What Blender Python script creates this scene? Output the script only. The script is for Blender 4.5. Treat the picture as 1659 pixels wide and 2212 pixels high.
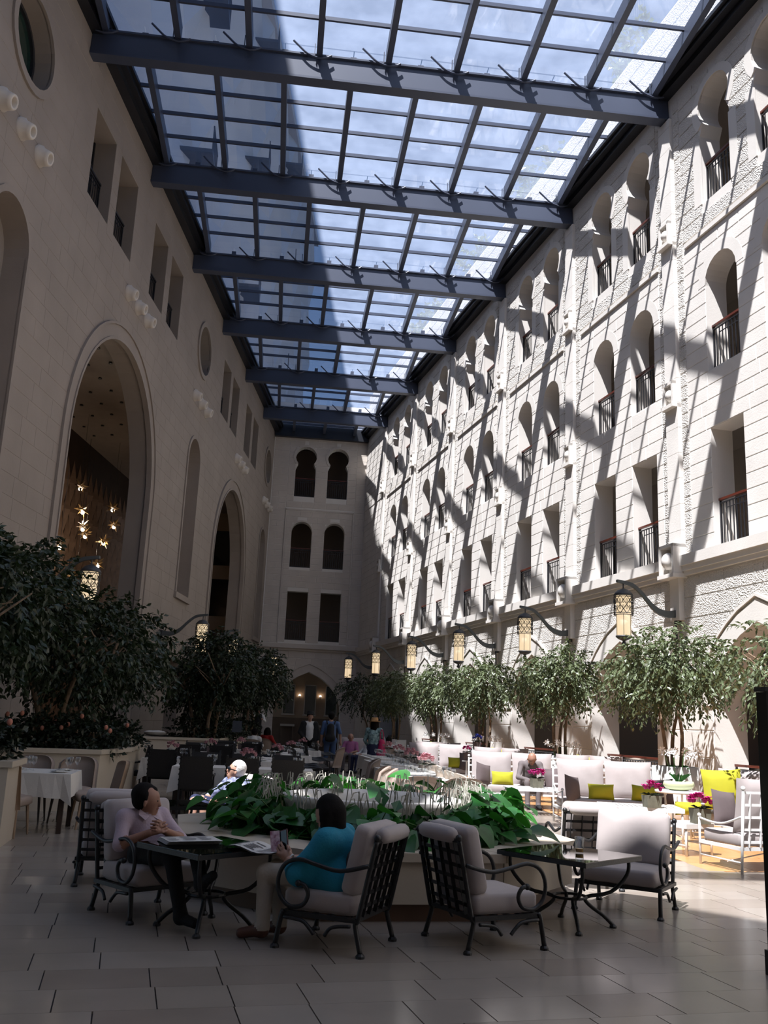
import bpy, math, random
import numpy as np
from mathutils import Vector, Matrix
from mathutils.geometry import tessellate_polygon

for o in list(bpy.data.objects):
    bpy.data.objects.remove(o, do_unlink=True)
SC = bpy.context.scene
COL = SC.collection
random.seed(7)
PI = math.pi

# ------------------------------------------------------------------ camera
CF, CP, CY_, CR_ = 1994.0, 0.22683, 0.10569, 0.04424
EYE = 1.55
_F = Vector((math.sin(CY_)*math.cos(CP), math.cos(CY_)*math.cos(CP), math.sin(CP)))
_R0 = Vector((math.cos(CY_), -math.sin(CY_), 0)); _U0 = _R0.cross(_F)
_R = math.cos(CR_)*_R0 + math.sin(CR_)*_U0
_U = math.cos(CR_)*_U0 - math.sin(CR_)*_R0
cd = bpy.data.cameras.new('camera'); cam = bpy.data.objects.new('camera', cd); COL.objects.link(cam)
cd.sensor_fit = 'HORIZONTAL'; cd.sensor_width = 36.0; cd.lens = CF/1659*36.0
cd.clip_start = 0.05; cd.clip_end = 600
cam.matrix_world = Matrix(((_R.x, _U.x, -_F.x, 0), (_R.y, _U.y, -_F.y, 0), (_R.z, _U.z, -_F.z, EYE), (0, 0, 0, 1)))
SC.camera = cam
def dist_cam(p): return (Vector(p)-Vector((0, 0, EYE))).length

# ------------------------------------------------------------------ sky, sun, exposure
SUN = Vector((0.295, 0.395, -1.0)).normalized()
W = bpy.data.worlds.new('sky'); SC.world = W; W.use_nodes = True
nt = W.node_tree; nt.nodes.clear()
sky = nt.nodes.new('ShaderNodeTexSky'); sky.sky_type = 'NISHITA'; sky.sun_disc = False
sky.sun_elevation = math.asin(-SUN.z); sky.sun_rotation = math.atan2(-SUN.x, -SUN.y)
sky.altitude = 800; sky.air_density = 1.0; sky.dust_density = 0.4; sky.ozone_density = 1.6
bg = nt.nodes.new('ShaderNodeBackground'); bg.inputs['Strength'].default_value = 0.105
wo = nt.nodes.new('ShaderNodeOutputWorld')
nt.links.new(sky.outputs[0], bg.inputs[0]); nt.links.new(bg.outputs[0], wo.inputs[0])
sl = bpy.data.lights.new('sun', 'SUN'); sl.energy = 16.2; sl.angle = 0.0093; sl.color = (1.0, 0.955, 0.89)
sun = bpy.data.objects.new('sun', sl); COL.objects.link(sun); sun.location = (-8, -10, 45)
sun.rotation_euler = SUN.to_track_quat('-Z', 'Y').to_euler()
SC.view_settings.view_transform = 'Standard'; SC.view_settings.look = 'None'
SC.view_settings.gamma = 1.0; SC.view_settings.use_curve_mapping = False
SC.view_settings.exposure = 0.0

# ------------------------------------------------------------------ materials
MATS = {}
def mat(name, col, rough=0.6, var=0.0, vscale=3.0, bump=0.0, bscale=20.0, metal=0.0, spec=0.5, emit=None, estr=0.0, kind='noise', sheen=0.0, col2=None):
    if name in MATS: return MATS[name]
    m = bpy.data.materials.new(name); m.use_nodes = True
    t = m.node_tree; b = t.nodes['Principled BSDF']
    b.inputs['Base Color'].default_value = (*col, 1); b.inputs['Roughness'].default_value = rough
    b.inputs['Metallic'].default_value = metal; b.inputs['Specular IOR Level'].default_value = spec
    tc = None
    if var or bump:
        tc = t.nodes.new('ShaderNodeTexCoord')
    if var:
        n = t.nodes.new('ShaderNodeTexNoise'); n.inputs['Scale'].default_value = vscale; n.inputs['Detail'].default_value = 5
        t.links.new(tc.outputs['Object'], n.inputs['Vector'])
        r = t.nodes.new('ShaderNodeValToRGB'); r.color_ramp.elements[0].position = 0.3; r.color_ramp.elements[1].position = 0.7
        c2 = col2 or tuple(min(1, c*(1+var)) for c in col)
        c1 = tuple(c*(1-var) for c in col)
        r.color_ramp.elements[0].color = (*c1, 1); r.color_ramp.elements[1].color = (*c2, 1)
        t.links.new(n.outputs['Fac'], r.inputs['Fac']); t.links.new(r.outputs['Color'], b.inputs['Base Color'])
    if bump:
        if kind == 'voronoi':
            n = t.nodes.new('ShaderNodeTexVoronoi'); n.inputs['Scale'].default_value = bscale; out = n.outputs['Distance']
        else:
            n = t.nodes.new('ShaderNodeTexNoise'); n.inputs['Scale'].default_value = bscale; n.inputs['Detail'].default_value = 4; out = n.outputs['Fac']
        t.links.new(tc.outputs['Object'], n.inputs['Vector'])
        bp = t.nodes.new('ShaderNodeBump'); bp.inputs['Strength'].default_value = min(1, bump); bp.inputs['Distance'].default_value = .024 if kind == 'voronoi' else 0.03*max(1, bump)
        t.links.new(out, bp.inputs['Height']); t.links.new(bp.outputs[0], b.inputs['Normal'])
    if emit:
        b.inputs['Emission Color'].default_value = (*emit, 1); b.inputs['Emission Strength'].default_value = estr
    if sheen: b.inputs['Sheen Weight'].default_value = sheen
    MATS[name] = m; return m
def glassmat(name, tint=(1, 1, 1), dust=0.06, gloss=0.06, dustcol=(.9, .93, 1)):
    if name in MATS: return MATS[name]
    m = bpy.data.materials.new(name); m.use_nodes = True; t = m.node_tree; t.nodes.clear()
    o = t.nodes.new('ShaderNodeOutputMaterial'); tr = t.nodes.new('ShaderNodeBsdfTransparent'); tr.inputs[0].default_value = (*tint, 1)
    tl = t.nodes.new('ShaderNodeBsdfTranslucent'); tl.inputs[0].default_value = (*dustcol, 1)
    gl = t.nodes.new('ShaderNodeBsdfGlossy'); gl.inputs['Roughness'].default_value = 0.02
    m1 = t.nodes.new('ShaderNodeMixShader'); m2 = t.nodes.new('ShaderNodeMixShader')
    m1.inputs[0].default_value = dust; t.links.new(tr.outputs[0], m1.inputs[1]); t.links.new(tl.outputs[0], m1.inputs[2])
    if dust > 0.02:
        tc = t.nodes.new('ShaderNodeTexCoord'); n = t.nodes.new('ShaderNodeTexNoise'); n.inputs['Scale'].default_value = 1.3; n.inputs['Detail'].default_value = 6
        t.links.new(tc.outputs['Object'], n.inputs['Vector'])
        mr = t.nodes.new('ShaderNodeMapRange'); mr.inputs[1].default_value = .3; mr.inputs[2].default_value = .7; mr.inputs[3].default_value = dust*.75; mr.inputs[4].default_value = dust*1.2
        t.links.new(n.outputs['Fac'], mr.inputs[0]); t.links.new(mr.outputs[0], m1.inputs[0])
    fr = t.nodes.new('ShaderNodeLayerWeight'); fr.inputs[0].default_value = 0.3
    ml = t.nodes.new('ShaderNodeMath'); ml.operation = 'MULTIPLY'; ml.inputs[1].default_value = gloss*4
    t.links.new(fr.outputs['Facing'], ml.inputs[0]); t.links.new(ml.outputs[0], m2.inputs[0])
    t.links.new(m1.outputs[0], m2.inputs[1]); t.links.new(gl.outputs[0], m2.inputs[2]); t.links.new(m2.outputs[0], o.inputs[0])
    MATS[name] = m; return m

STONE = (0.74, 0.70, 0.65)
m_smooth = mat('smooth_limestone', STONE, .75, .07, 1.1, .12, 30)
m_rough = mat('chiselled_limestone', (0.68, 0.64, 0.59), .85, .10, 1.5, 1.0, 32, kind='voronoi')
m_joint = mat('stone_joint', (0.50, 0.465, 0.415), .9)
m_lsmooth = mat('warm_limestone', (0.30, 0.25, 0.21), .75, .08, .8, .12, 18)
m_ljoint = mat('warm_joint', (0.62, 0.55, 0.49), .9)
m_frame = mat('carved_limestone', (0.72, 0.68, 0.63), .7, .05, 1.0, .08, 30)
m_steel = mat('blue_grey_steel', (0.052, 0.063, 0.098), .42, spec=.5)
m_gutter = mat('black_gutter', (0.012, 0.013, 0.018), .4)
m_roofglass = glassmat('dusty_roof_glass', (.93, .95, 1.0), .085, .05, (.66, .77, 1.0))  # dust tinted blue to put the sky's colour into the glass
m_glass = glassmat('clear_glass', (.97, .98, .98), 0.012, .12)
m_darkglass = mat('dark_window_glass', (0.008, 0.010, 0.014), .06, spec=.6)
m_blackmetal = mat('black_iron', (0.008, 0.008, 0.009), .45, bump=.1, bscale=60)
m_whitemetal = mat('white_painted_iron', (0.62, 0.62, 0.61), .45)
m_railmetal = mat('railing_iron', (0.020, 0.020, 0.024), .4)
m_handrail = mat('mahogany_handrail', (0.10, 0.022, 0.012), .35)
m_corr = mat('corridor_plaster', (0.48, 0.42, 0.36), .8, .05, .7)
m_dark = mat('dark_brown_wood', (0.035, 0.020, 0.014), .55, .25, 3)
m_brown = mat('brown_panel', (0.10, 0.06, 0.035), .6, .15, 2)
m_beigewall = mat('beige_plaster', (0.30, 0.21, 0.145), .8, .05, 1)
m_tile = mat('cream_marble_tile', (0.285, 0.245, 0.205), .22, .07, 1.6)
m_grout = mat('floor_grout', (0.05, 0.044, 0.04), .8)
m_wood = mat('orange_marble', (0.47, 0.24, 0.09), .25, .12, 2.0)
m_cush = mat('taupe_cushion_fabric', (0.40, 0.35, 0.335), .9, .05, 4, .12, 300, sheen=.2)
m_sofa = mat('pale_sofa_fabric', (0.36, 0.315, 0.305), .9, .05, 5, .10, 300)
m_brownp = mat('brown_pillow_fabric', (0.10, 0.075, 0.075), .9, .08, 5)
m_lime = mat('lime_pillow_fabric', (0.34, 0.325, 0.012), .85, .06, 5)
m_cream = mat('cream_chair_fabric', (0.38, 0.32, 0.265), .85, .05, 5)
m_taupe = mat('taupe_chair_fabric', (0.30, 0.235, 0.195), .85, .05, 5)
m_tan = mat('tan_chair_back', (0.30, 0.20, 0.125), .7, .08, 3)
m_cloth = mat('white_tablecloth', (0.66, 0.63, 0.58), .85, .03, 6, .1, 120)
m_china = mat('white_china', (0.75, 0.75, 0.73), .2)
m_blackchair = mat('black_woven_fabric', (0.012, 0.011, 0.011), .75, bump=.2, bscale=80)
m_planter = mat('cream_planter_stone', (0.47, 0.40, 0.31), .6, .06, 1.2, .05, 20)
m_plinth = mat('brown_plinth', (0.11, 0.06, 0.035), .5, .1, 2)
m_pot = mat('white_pot', (0.62, 0.62, 0.59), .4, .03, 2)
m_soil = mat('dark_soil', (0.015, 0.011, 0.008), .95, .3, 12, .6, 25)
m_bark = mat('pale_bark', (0.20, 0.135, 0.085), .85, .25, 9, .5, 30)
def leafmat(name, c, rough=.4, var=.35, trans=.25):
    m = mat(name, c, rough, var, 7.0); t = m.node_tree; b = t.nodes['Principled BSDF']
    b.inputs['Specular IOR Level'].default_value = .5
    tl = t.nodes.new('ShaderNodeBsdfTranslucent'); tl.inputs[0].default_value = (c[0]*1.6, c[1]*1.7, c[2]*.8, 1)
    mx = t.nodes.new('ShaderNodeMixShader'); mx.inputs[0].default_value = trans
    o = t.nodes['Material Output']; t.links.new(b.outputs[0], mx.inputs[1]); t.links.new(tl.outputs[0], mx.inputs[2]); t.links.new(mx.outputs[0], o.inputs[0])
    return m
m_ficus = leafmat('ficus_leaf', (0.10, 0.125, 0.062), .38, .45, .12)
m_ficus_shade = leafmat('shaded_ficus_leaf', (0.022, 0.036, 0.014), .42, .45, .12)  # same ficus leaf with shade put into its colour, for the shaded trees
m_bigleaf = leafmat('broad_green_leaf', (0.030, 0.165, 0.026), .45, .35, .22)
m_bigleaf2 = leafmat('dark_broad_leaf', (0.018, 0.092, 0.020), .42, .35, .18)
m_stem = mat('green_stem', (0.05, 0.12, 0.025), .6)
m_dry = mat('dry_stalk', (0.42, 0.40, 0.34), .8)
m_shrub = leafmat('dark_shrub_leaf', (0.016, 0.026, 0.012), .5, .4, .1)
m_orchid = mat('white_orchid_petal', (0.75, 0.74, 0.73), .6)
m_pinkfl = mat('pale_pink_petal', (0.50, 0.25, 0.28), .7, .2, 30)
m_mag = mat('magenta_petal', (0.42, 0.012, 0.16), .6, .25, 30)
m_peach = mat('peach_petal', (0.45, 0.17, 0.11), .7)
m_lampglow = mat('lit_lamp_diffuser', (0.8, 0.72, 0.6), .5, emit=(1, .76, .47), estr=.82)
m_bulb = mat('lit_bulb', (1, .9, .8), .5, emit=(1, .82, .62), estr=14)
m_lampmetal = mat('lantern_iron', (0.045, 0.045, 0.048), .5)
m_armmetal = mat('grey_lamp_arm', (0.085, 0.095, 0.095), .5)
m_tower = mat('tower_stone', (0.55, 0.57, 0.63), .8, .05, .3)
m_paper = mat('newsprint', (0.55, 0.54, 0.52), .8)
m_ink = mat('newsprint_ink', (0.06, 0.06, 0.07), .8)
m_gold = mat('gilt_frame', (0.20, 0.12, 0.045), .45)
m_skin = mat('skin', (0.42, 0.235, 0.165), .55)
m_skin2 = mat('tanned_skin', (0.30, 0.15, 0.10), .55)
m_hairb = mat('dark_hair', (0.006, 0.0045, 0.004), .8, bump=.12, bscale=40, spec=.15)
m_hairw = mat('white_hair', (0.62, 0.60, 0.57), .6, bump=.5, bscale=90)
def cmat(name, c, rough=.85): return mat(name, c, rough, .08, 8, .15, 60)
# ------------------------------------------------------------------ mesh helpers
class MB:
    def __init__(s): s.v = []; s.f = []; s.mi = []
    def add(s, vs, fs, mi=0):
        n = len(s.v); s.v.extend([tuple(v) for v in vs]); s.f.extend([tuple(i+n for i in f) for f in fs]); s.mi.extend([mi]*len(fs)); return s
    def box(s, c, d, rz=0.0, mi=0, rx=0.0, ry=0.0):
        hx, hy, hz = d[0]/2, d[1]/2, d[2]/2
        vs = [Vector((x*hx, y*hy, z*hz)) for z in (-1, 1) for y in (-1, 1) for x in (-1, 1)]
        if rx or ry or rz:
            m = Matrix.Rotation(rz, 3, 'Z') @ Matrix.Rotation(ry, 3, 'Y') @ Matrix.Rotation(rx, 3, 'X'); vs = [m @ v for v in vs]
        c = Vector(c)
        return s.add([v+c for v in vs], [(0, 2, 3, 1), (4, 5, 7, 6), (0, 1, 5, 4), (2, 6, 7, 3), (0, 4, 6, 2), (1, 3, 7, 5)], mi)
    def hexa(s, a, b, mi=0):   # two quads (lists of 4 points) joined
        return s.add(list(a)+list(b), [(3, 2, 1, 0), (4, 5, 6, 7), (0, 1, 5, 4), (1, 2, 6, 5), (2, 3, 7, 6), (3, 0, 4, 7)], mi)
    def prism(s, poly, z0, z1, mi=0, top=None):
        n = len(poly); top = top or poly
        s.add([(x, y, z0) for x, y in poly]+[(x, y, z1) for x, y in top], [tuple(range(n-1, -1, -1)), tuple(range(n, 2*n))]+[(i, (i+1) % n, (i+1) % n+n, i+n) for i in range(n)], mi); return s
    def tube(s, pts, r, n=6, mi=0, cap=True, flat=None, closed=False):
        P = [Vector(p) for p in pts]; k = len(P)
        R = list(r) if isinstance(r, (list, tuple)) else [r]*k
        t0 = (P[1]-P[0]).normalized()
        up = Vector((0, 0, 1)) if abs(t0.z) < .9 else Vector((1, 0, 0))
        nx = t0.cross(up).normalized(); vs = []
        for i in range(k):
            if closed: t = (P[(i+1) % k]-P[i-1])
            else: t = (P[min(i+1, k-1)]-P[max(i-1, 0)])
            t = t.normalized() if t.length > 1e-9 else t0
            nx = (nx-t*nx.dot(t)).normalized(); ny = t.cross(nx)
            for j in range(n):
                a = 2*PI*j/n+(PI/4 if n == 4 else 0)
                ca, sa = math.cos(a), math.sin(a)
                if flat: ca *= flat[0]; sa *= flat[1]
                vs.append(P[i]+(nx*ca+ny*sa)*R[i])
        fs = []
        for i in range(k-1 if not closed else k):
            for j in range(n):
                a = i*n+j; b = i*n+(j+1) % n; i2 = (i+1) % k
                fs.append((a, b, i2*n+(j+1) % n, i2*n+j))
        if cap and not closed: fs += [tuple(range(n-1, -1, -1)), tuple(range((k-1)*n, k*n))]
        return s.add(vs, fs, mi)
    def lathe(s, prof, n=16, c=(0, 0, 0), mi=0, cap=True, a0=0.0, sq=1.0):
        vs = []; k = len(prof)
        for r, z in prof:
            for j in range(n):
                a = a0+2*PI*j/n; vs.append((c[0]+r*math.cos(a), c[1]+r*math.sin(a)*sq, c[2]+z))
        fs = []
        for i in range(k-1):
            for j in range(n):
                fs.append((i*n+j, i*n+(j+1) % n, (i+1)*n+(j+1) % n, (i+1)*n+j))
        if cap:
            if prof[0][0] > 1e-6: fs.append(tuple(range(n-1, -1, -1)))
            if prof[-1][0] > 1e-6: fs.append(tuple(range((k-1)*n, k*n)))
        return s.add(vs, fs, mi)
    def ball(s, c, r, n=8, m=6, mi=0, sc=(1, 1, 1)):
        vs = [(c[0], c[1], c[2]+r*sc[2])]
        for i in range(1, m):
            th = PI*i/m
            for j in range(n):
                a = 2*PI*j/n; vs.append((c[0]+r*sc[0]*math.sin(th)*math.cos(a), c[1]+r*sc[1]*math.sin(th)*math.sin(a), c[2]+r*sc[2]*math.cos(th)))
        vs.append((c[0], c[1], c[2]-r*sc[2])); L = len(vs)-1
        fs = [(0, 1+j, 1+(j+1) % n) for j in range(n)]
        for i in range(m-2):
            for j in range(n):
                a = 1+i*n+j; b = 1+i*n+(j+1) % n; fs.append((a, a+n, b+n, b))
        fs += [(L, 1+(m-2)*n+(j+1) % n, 1+(m-2)*n+j) for j in range(n)]
        return s.add(vs, fs, mi)
    def grid(s, fn, nu, nv, mi=0):
        vs = [fn(i/nu, j/nv) for j in range(nv+1) for i in range(nu+1)]
        fs = [(j*(nu+1)+i, j*(nu+1)+i+1, (j+1)*(nu+1)+i+1, (j+1)*(nu+1)+i) for j in range(nv) for i in range(nu)]
        return s.add(vs, fs, mi)
    def xf(s, m):
        s.v = [tuple(m @ Vector(v)) for v in s.v]; return s
    def mesh(s, name, mats, smooth=False):
        me = bpy.data.meshes.new(name); me.from_pydata(s.v, [], s.f)
        for m in (mats if isinstance(mats, (list, tuple)) else [mats]): me.materials.append(m)
        if any(s.mi): me.polygons.foreach_set('material_index', s.mi)
        if smooth: me.polygons.foreach_set('use_smooth', [True]*len(s.f))
        me.update(); return me
    def build(s, name, mats, parent=None, smooth=False, loc=None, rz=0.0):
        return put(name, s.mesh(name, mats, smooth), parent, loc, rz)
def put(name, me, parent=None, loc=None, rz=0.0):
    o = bpy.data.objects.new(name, me); COL.objects.link(o)
    if parent: o.parent = parent
    if loc is not None: o.location = loc
    if rz: o.rotation_euler = (0, 0, rz)
    return o
def tag(o, label, cat, group=None, kind=None):
    if label: o['label'] = label
    if cat: o['category'] = cat
    if group: o['group'] = group
    if kind: o['kind'] = kind
    return o
def thing(name, label, cat, loc=(0, 0, 0), rz=0.0, group=None):
    o = bpy.data.objects.new(name, None); COL.objects.link(o); o.empty_display_size = .1
    o.location = loc; o.rotation_euler = (0, 0, rz)
    return tag(o, label, cat, group)
def struct(o): o['kind'] = 'structure'; return o
KIDS = {}
def kids(o): return [c for c in bpy.data.objects if c.parent == o]
def dup(root, loc, rz, label, group=None, scale=None):
    r = root.copy(); COL.objects.link(r); r.location = loc; r.rotation_euler = (0, 0, rz)
    if scale: r.scale = scale if isinstance(scale, tuple) else (scale,)*3
    r['label'] = label
    if group: r['group'] = group
    if root.name not in KIDS: KIDS[root.name] = [(c, kids(c)) for c in kids(root)]
    for c, sub in KIDS[root.name]:
        d = c.copy(); COL.objects.link(d); d.parent = r
        for g in sub:
            e = g.copy(); COL.objects.link(e); e.parent = d
    return r
def lerp(a, b, t): return a+(b-a)*t
def arc(cx, cz, r, a0, a1, n): return [(cx+r*math.cos(a0+(a1-a0)*i/n), cz+r*math.sin(a0+(a1-a0)*i/n)) for i in range(n+1)]
def spline(P, n=6):
    P = [Vector(p) for p in P]; out = []
    for i in range(len(P)-1):
        p0 = P[max(i-1, 0)]; p1 = P[i]; p2 = P[i+1]; p3 = P[min(i+2, len(P)-1)]
        for k in range(n):
            t = k/n; out.append(.5*((2*p1)+(p2-p0)*t+(2*p0-5*p1+4*p2-p3)*t*t+(3*p1-p0-3*p2+p3)*t**3))
    out.append(P[-1]); return out
def pillow(w, h, t, nu=8, nv=8, pinch=.06, seed=0, wr=.0):
    # pillow standing in XZ, thickness along Y, centre at origin
    mb = MB(); rnd = random.Random(seed)
    ph = [rnd.uniform(0, 6) for _ in range(4)]
    for sgn in (1, -1):
        def fn(u, v, sgn=sgn):
            x = 2*u-1; z = 2*v-1
            th = max(0, (1-abs(x)**2.6))**.55*max(0, (1-abs(z)**2.6))**.55
            px = x*(1-pinch*(1-z*z)*.9); pz = z*(1-pinch*(1-x*x)*.9)
            th += wr*th*math.sin(5*x+ph[0]+3*z)*math.sin(4*z+ph[1]+2*x)
            return (px*w/2, sgn*th*t/2, pz*h/2)
        mb.grid(fn, nu, nv)
    if True:   # face orientation of one side
        k = len(mb.f)//2; mb.f[:k] = [tuple(reversed(f)) for f in mb.f[:k]]
    return mb
def slabcush(w, d, t, r=.04, crown=.02, nu=10, nv=8):
    # box cushion lying in XY, centred, bottom z=0, rounded edges, crowned top
    mb = MB()
    rings = [(0.0, r*.8), (t*.2, 0), (t*.8, 0), (t*.95, r*.35), (t, r)]
    def ring(z, ins):
        pts = []; hw = w/2-ins; hd = d/2-ins; cr = min(.05, hw*.3, hd*.3); n = 4
        for (sx, sy, a0) in ((1, 1, 0), (-1, 1, PI/2), (-1, -1, PI), (1, -1, 1.5*PI)):
            for i in range(n+1):
                a = a0+PI/2*i/n; pts.append((sx*(hw-cr)+cr*math.cos(a), sy*(hd-cr)+cr*math.sin(a), z))
        return pts
    R = [ring(z, i) for z, i in rings]; n = len(R[0])
    # crown centre
    R.append([(p[0]*.55, p[1]*.55, t+crown) for p in R[-1]])
    vs = [p for r_ in R for p in r_]; fs = [tuple(range(n-1, -1, -1))]
    for i in range(len(R)-1):
        for j in range(n): fs.append((i*n+j, i*n+(j+1) % n, (i+1)*n+(j+1) % n, (i+1)*n+j))
    fs.append(tuple(range((len(R)-1)*n, len(R)*n)))
    return mb.add(vs, fs)
ORD = ['first', 'second', 'third', 'fourth', 'fifth', 'sixth', 'seventh', 'eighth', 'ninth', 'tenth', 'eleventh', 'twelfth']
# ------------------------------------------------------------------ the hall: tapering walls
YB, S = 20.12, 5.345
XR0, KR, XL0, KL = 12.1314, -0.153478, -8.41098, 0.1442
NR, NL = math.hypot(1, KR), math.hypot(1, KL)
YE = 51.0
ZR = 17.75
def RX(y): return XR0+KR*y
def LX(y): return XL0+KL*y
def WRs(s, d, z):      # s metres along the right wall from beam 0, d metres behind its face
    y = YB+s/NR; return (RX(y)+d/NR, y-d*KR/NR, z)
def WLs(s, d, z):
    y = YB+s/NL; return (LX(y)-d/NL, y+d*KL/NL, z)
def WEs(s, d, z): return (s, YE+d, z)
SR = S*NR; SLf = S*NL
def WR(b, d, z): return WRs(b*SR, d, z)
def WL(b, d, z): return WLs(b*SLf, d, z)
B0, B1 = -5.1, (YE-YB)/S

def h_rect(a, b, z0, z1): return [(a, z0), (b, z0), (b, z1), (a, z1)]
def h_arch(a, b, z0, zt, n=14):
    r = (b-a)/2; c = (a+b)/2; return [(a, z0), (b, z0)]+arc(c, zt-r, r, 0, PI, n)
def h_point(c, w, z0, zs, rise, n=9, p=2.0, q=.8):
    right = [(c+w*(1-(i/n)**p)**q, zs+rise*i/n) for i in range(n+1)]
    left = [(2*c-x, z) for x, z in reversed(right[:-1])]
    return [(c-w, z0), (c+w, z0)]+right+left
def h_key(c, hw, z0, zt):
    R = .60; zc = zt-R; a = -math.acos(min(1, .45/R)); zn = zc+R*math.sin(a)
    return [(c-hw, z0), (c+hw, z0), (c+hw, zn-.28), (c+.45, zn)]+arc(c, zc, R, a, PI-a, 16)[1:-1]+[(c-.45, zn), (c-hw, zn-.28)]
def h_circ(c, z, r, n=28): return [(c+r*math.cos(2*PI*i/n), z+r*math.sin(2*PI*i/n)) for i in range(n)]

def holed(M, outline, holes, mb=None, d0=0.0):
    mb = mb or MB()
    polys = [[Vector((x, z, 0)) for x, z in outline]]+[[Vector((x, z, 0)) for x, z in h] for h, _ in holes]
    tri = tessellate_polygon(polys); flat = [p for pl in polys for p in pl]
    mb.add([M(p.x, d0, p.y) for p in flat], [tuple(t) for t in tri])
    for h, dep in holes:
        n = len(h)
        mb.add([M(x, d0, z) for x, z in h]+[M(x, dep, z) for x, z in h], [(i, (i+1) % n, (i+1) % n+n, i+n) for i in range(n)])
    return mb
def ring(M, inner, outer, d0, d1, mb=None, mi=0):
    mb = mb or MB()
    for i in range(len(inner)-1):
        a = [M(*p[:1], d0, p[1]) for p in (inner[i], inner[i+1], outer[i+1], outer[i])]
        b = [M(*p[:1], d1, p[1]) for p in (inner[i], inner[i+1], outer[i+1], outer[i])]
        mb.hexa(a, b, mi)
    return mb
def wbox(M, s0, s1, d0, d1, z0, z1, mb=None, mi=0, taper=0.0):
    mb = mb or MB()
    return mb.hexa([M(s0, d0, z0), M(s1, d0, z0), M(s1, d1, z0), M(s0, d1, z0)], [M(s0-taper, d0, z1), M(s1+taper, d0, z1), M(s1+taper, d1, z1), M(s0-taper, d1, z1)], mi)
def extent(poly, za, zb):
    iv = []
    lo = hi = None
    n = len(poly)
    xs = [x for x, z in poly if za <= z <= zb]
    for zz in (za+1e-4, zb-1e-4):
        for i in range(n):
            (x0, z0), (x1, z1) = poly[i], poly[(i+1) % n]
            if (z0-zz)*(z1-zz) < 0: xs.append(x0+(x1-x0)*(zz-z0)/(z1-z0))
    return (min(xs), max(xs)) if xs else None
def blocks(s0, s1, z0, z1, h, lmin, lmax, holes, rnd, marg=.0):
    out = []; n = max(1, round((z1-z0)/h)); hh = (z1-z0)/n
    for i in range(n):
        za, zb = z0+i*hh, z0+(i+1)*hh
        bl = sorted(e for e in (extent(p, za, zb) for p, _ in holes) if e and e[1] > s0 and e[0] < s1)
        free = []; cur = s0
        for a, b in bl:
            if a-marg > cur: free.append((cur, a-marg))
            cur = max(cur, b+marg)
        if cur < s1: free.append((cur, s1))
        for a, b in free:
            L = b-a
            if L < .1: continue
            k = max(1, round(L/rnd.uniform(lmin, lmax))); cuts = [a]
            for j in range(1, k): cuts.append(a+L*(j+rnd.uniform(-.18, .18))/k)
            cuts.append(b)
            out += [(cuts[j], cuts[j+1], za, zb) for j in range(k)]
    return out
def lay(M, blks, parent, sets, top=300, g=.006):
    # sets: function(block)->(material, proud); the 'top' largest seen become objects, the rest one joined part per material
    sc = []
    for b in blks:
        c = M((b[0]+b[1])/2, 0, (b[2]+b[3])/2); sc.append((b[1]-b[0])*(b[3]-b[2])/max(.1, dist_cam(c)**2)*(1 if in_view(c) else .0001))
    order = sorted(range(len(blks)), key=lambda i: -sc[i])
    rest = {}
    for rank, i in enumerate(order):
        a, b, za, zb = blks[i]; m, pr = sets(blks[i]); e = min(.012, pr)
        q0 = [M(a+g, 0, za+g), M(b-g, 0, za+g), M(b-g, 0, zb-g), M(a+g, 0, zb-g)]
        q1 = [M(a+g+e, -pr, za+g+e), M(b-g-e, -pr, za+g+e), M(b-g-e, -pr, zb-g-e), M(a+g+e, -pr, zb-g-e)]
        mb = MB() if rank < top else rest.setdefault(m.name, MB())
        mb.add(q0+q1, [(4, 5, 6, 7), (0, 1, 5, 4), (1, 2, 6, 5), (2, 3, 7, 6), (3, 0, 4, 7)])
        if rank < top: mb.build('stone_block', m, parent)
    for nm, mb in rest.items():
        o = mb.build('stone_blocks', bpy.data.materials[nm], parent); o['kind'] = 'stuff'
def in_view(p):
    v = Vector(p)-Vector((0, 0, EYE)); d = v.dot(_F)
    if d <= 0: return False
    x = 829.5+CF*v.dot(_R)/d; y = 1106-CF*v.dot(_U)/d
    return -60 < x < 1720 and -60 < y < 2270

# ---- right facade (sunlit)
holesR = []; winR = []
for k in range(-2, 5):
    for (o0, o1) in ((.157, .370), (.532, .745)):
        a, b = (k+o0)*SR, (k+o1)*SR; c = (a+b)/2; side = 'right' if o0 < .3 else 'left'
        holesR.append((h_rect(a, b, 5.6, 8.33), .55)); winR.append((k, side, 'rectangular', c, b-a, 5.6))
        holesR.append((h_arch(a, b, 9.7, 12.39), .55)); winR.append((k, side, 'arched', c, b-a, 9.7))
        holesR.append((h_key(c, (b-a)/2, 13.9, 17.0), .55)); winR.append((k, side, 'keyhole', c, b-a, 13.9))
    holesR.append((h_point((k+.5)*SR, 1.60, 0.02, 2.25, 1.64), .8))
wallR = struct(holed(WRs, [(B0*SR, 0), (B1*SR, 0), (B1*SR, 20.2), (B0*SR, 20.2)], holesR).build('wall_right', m_frame))
rnd = random.Random(3)
blk = []
b_lo, b_hi = -1.6, B1
def smoothset(b): return (m_smooth, .010)
def roughset(b): return (m_rough, .022)
zoneR = {}
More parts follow.
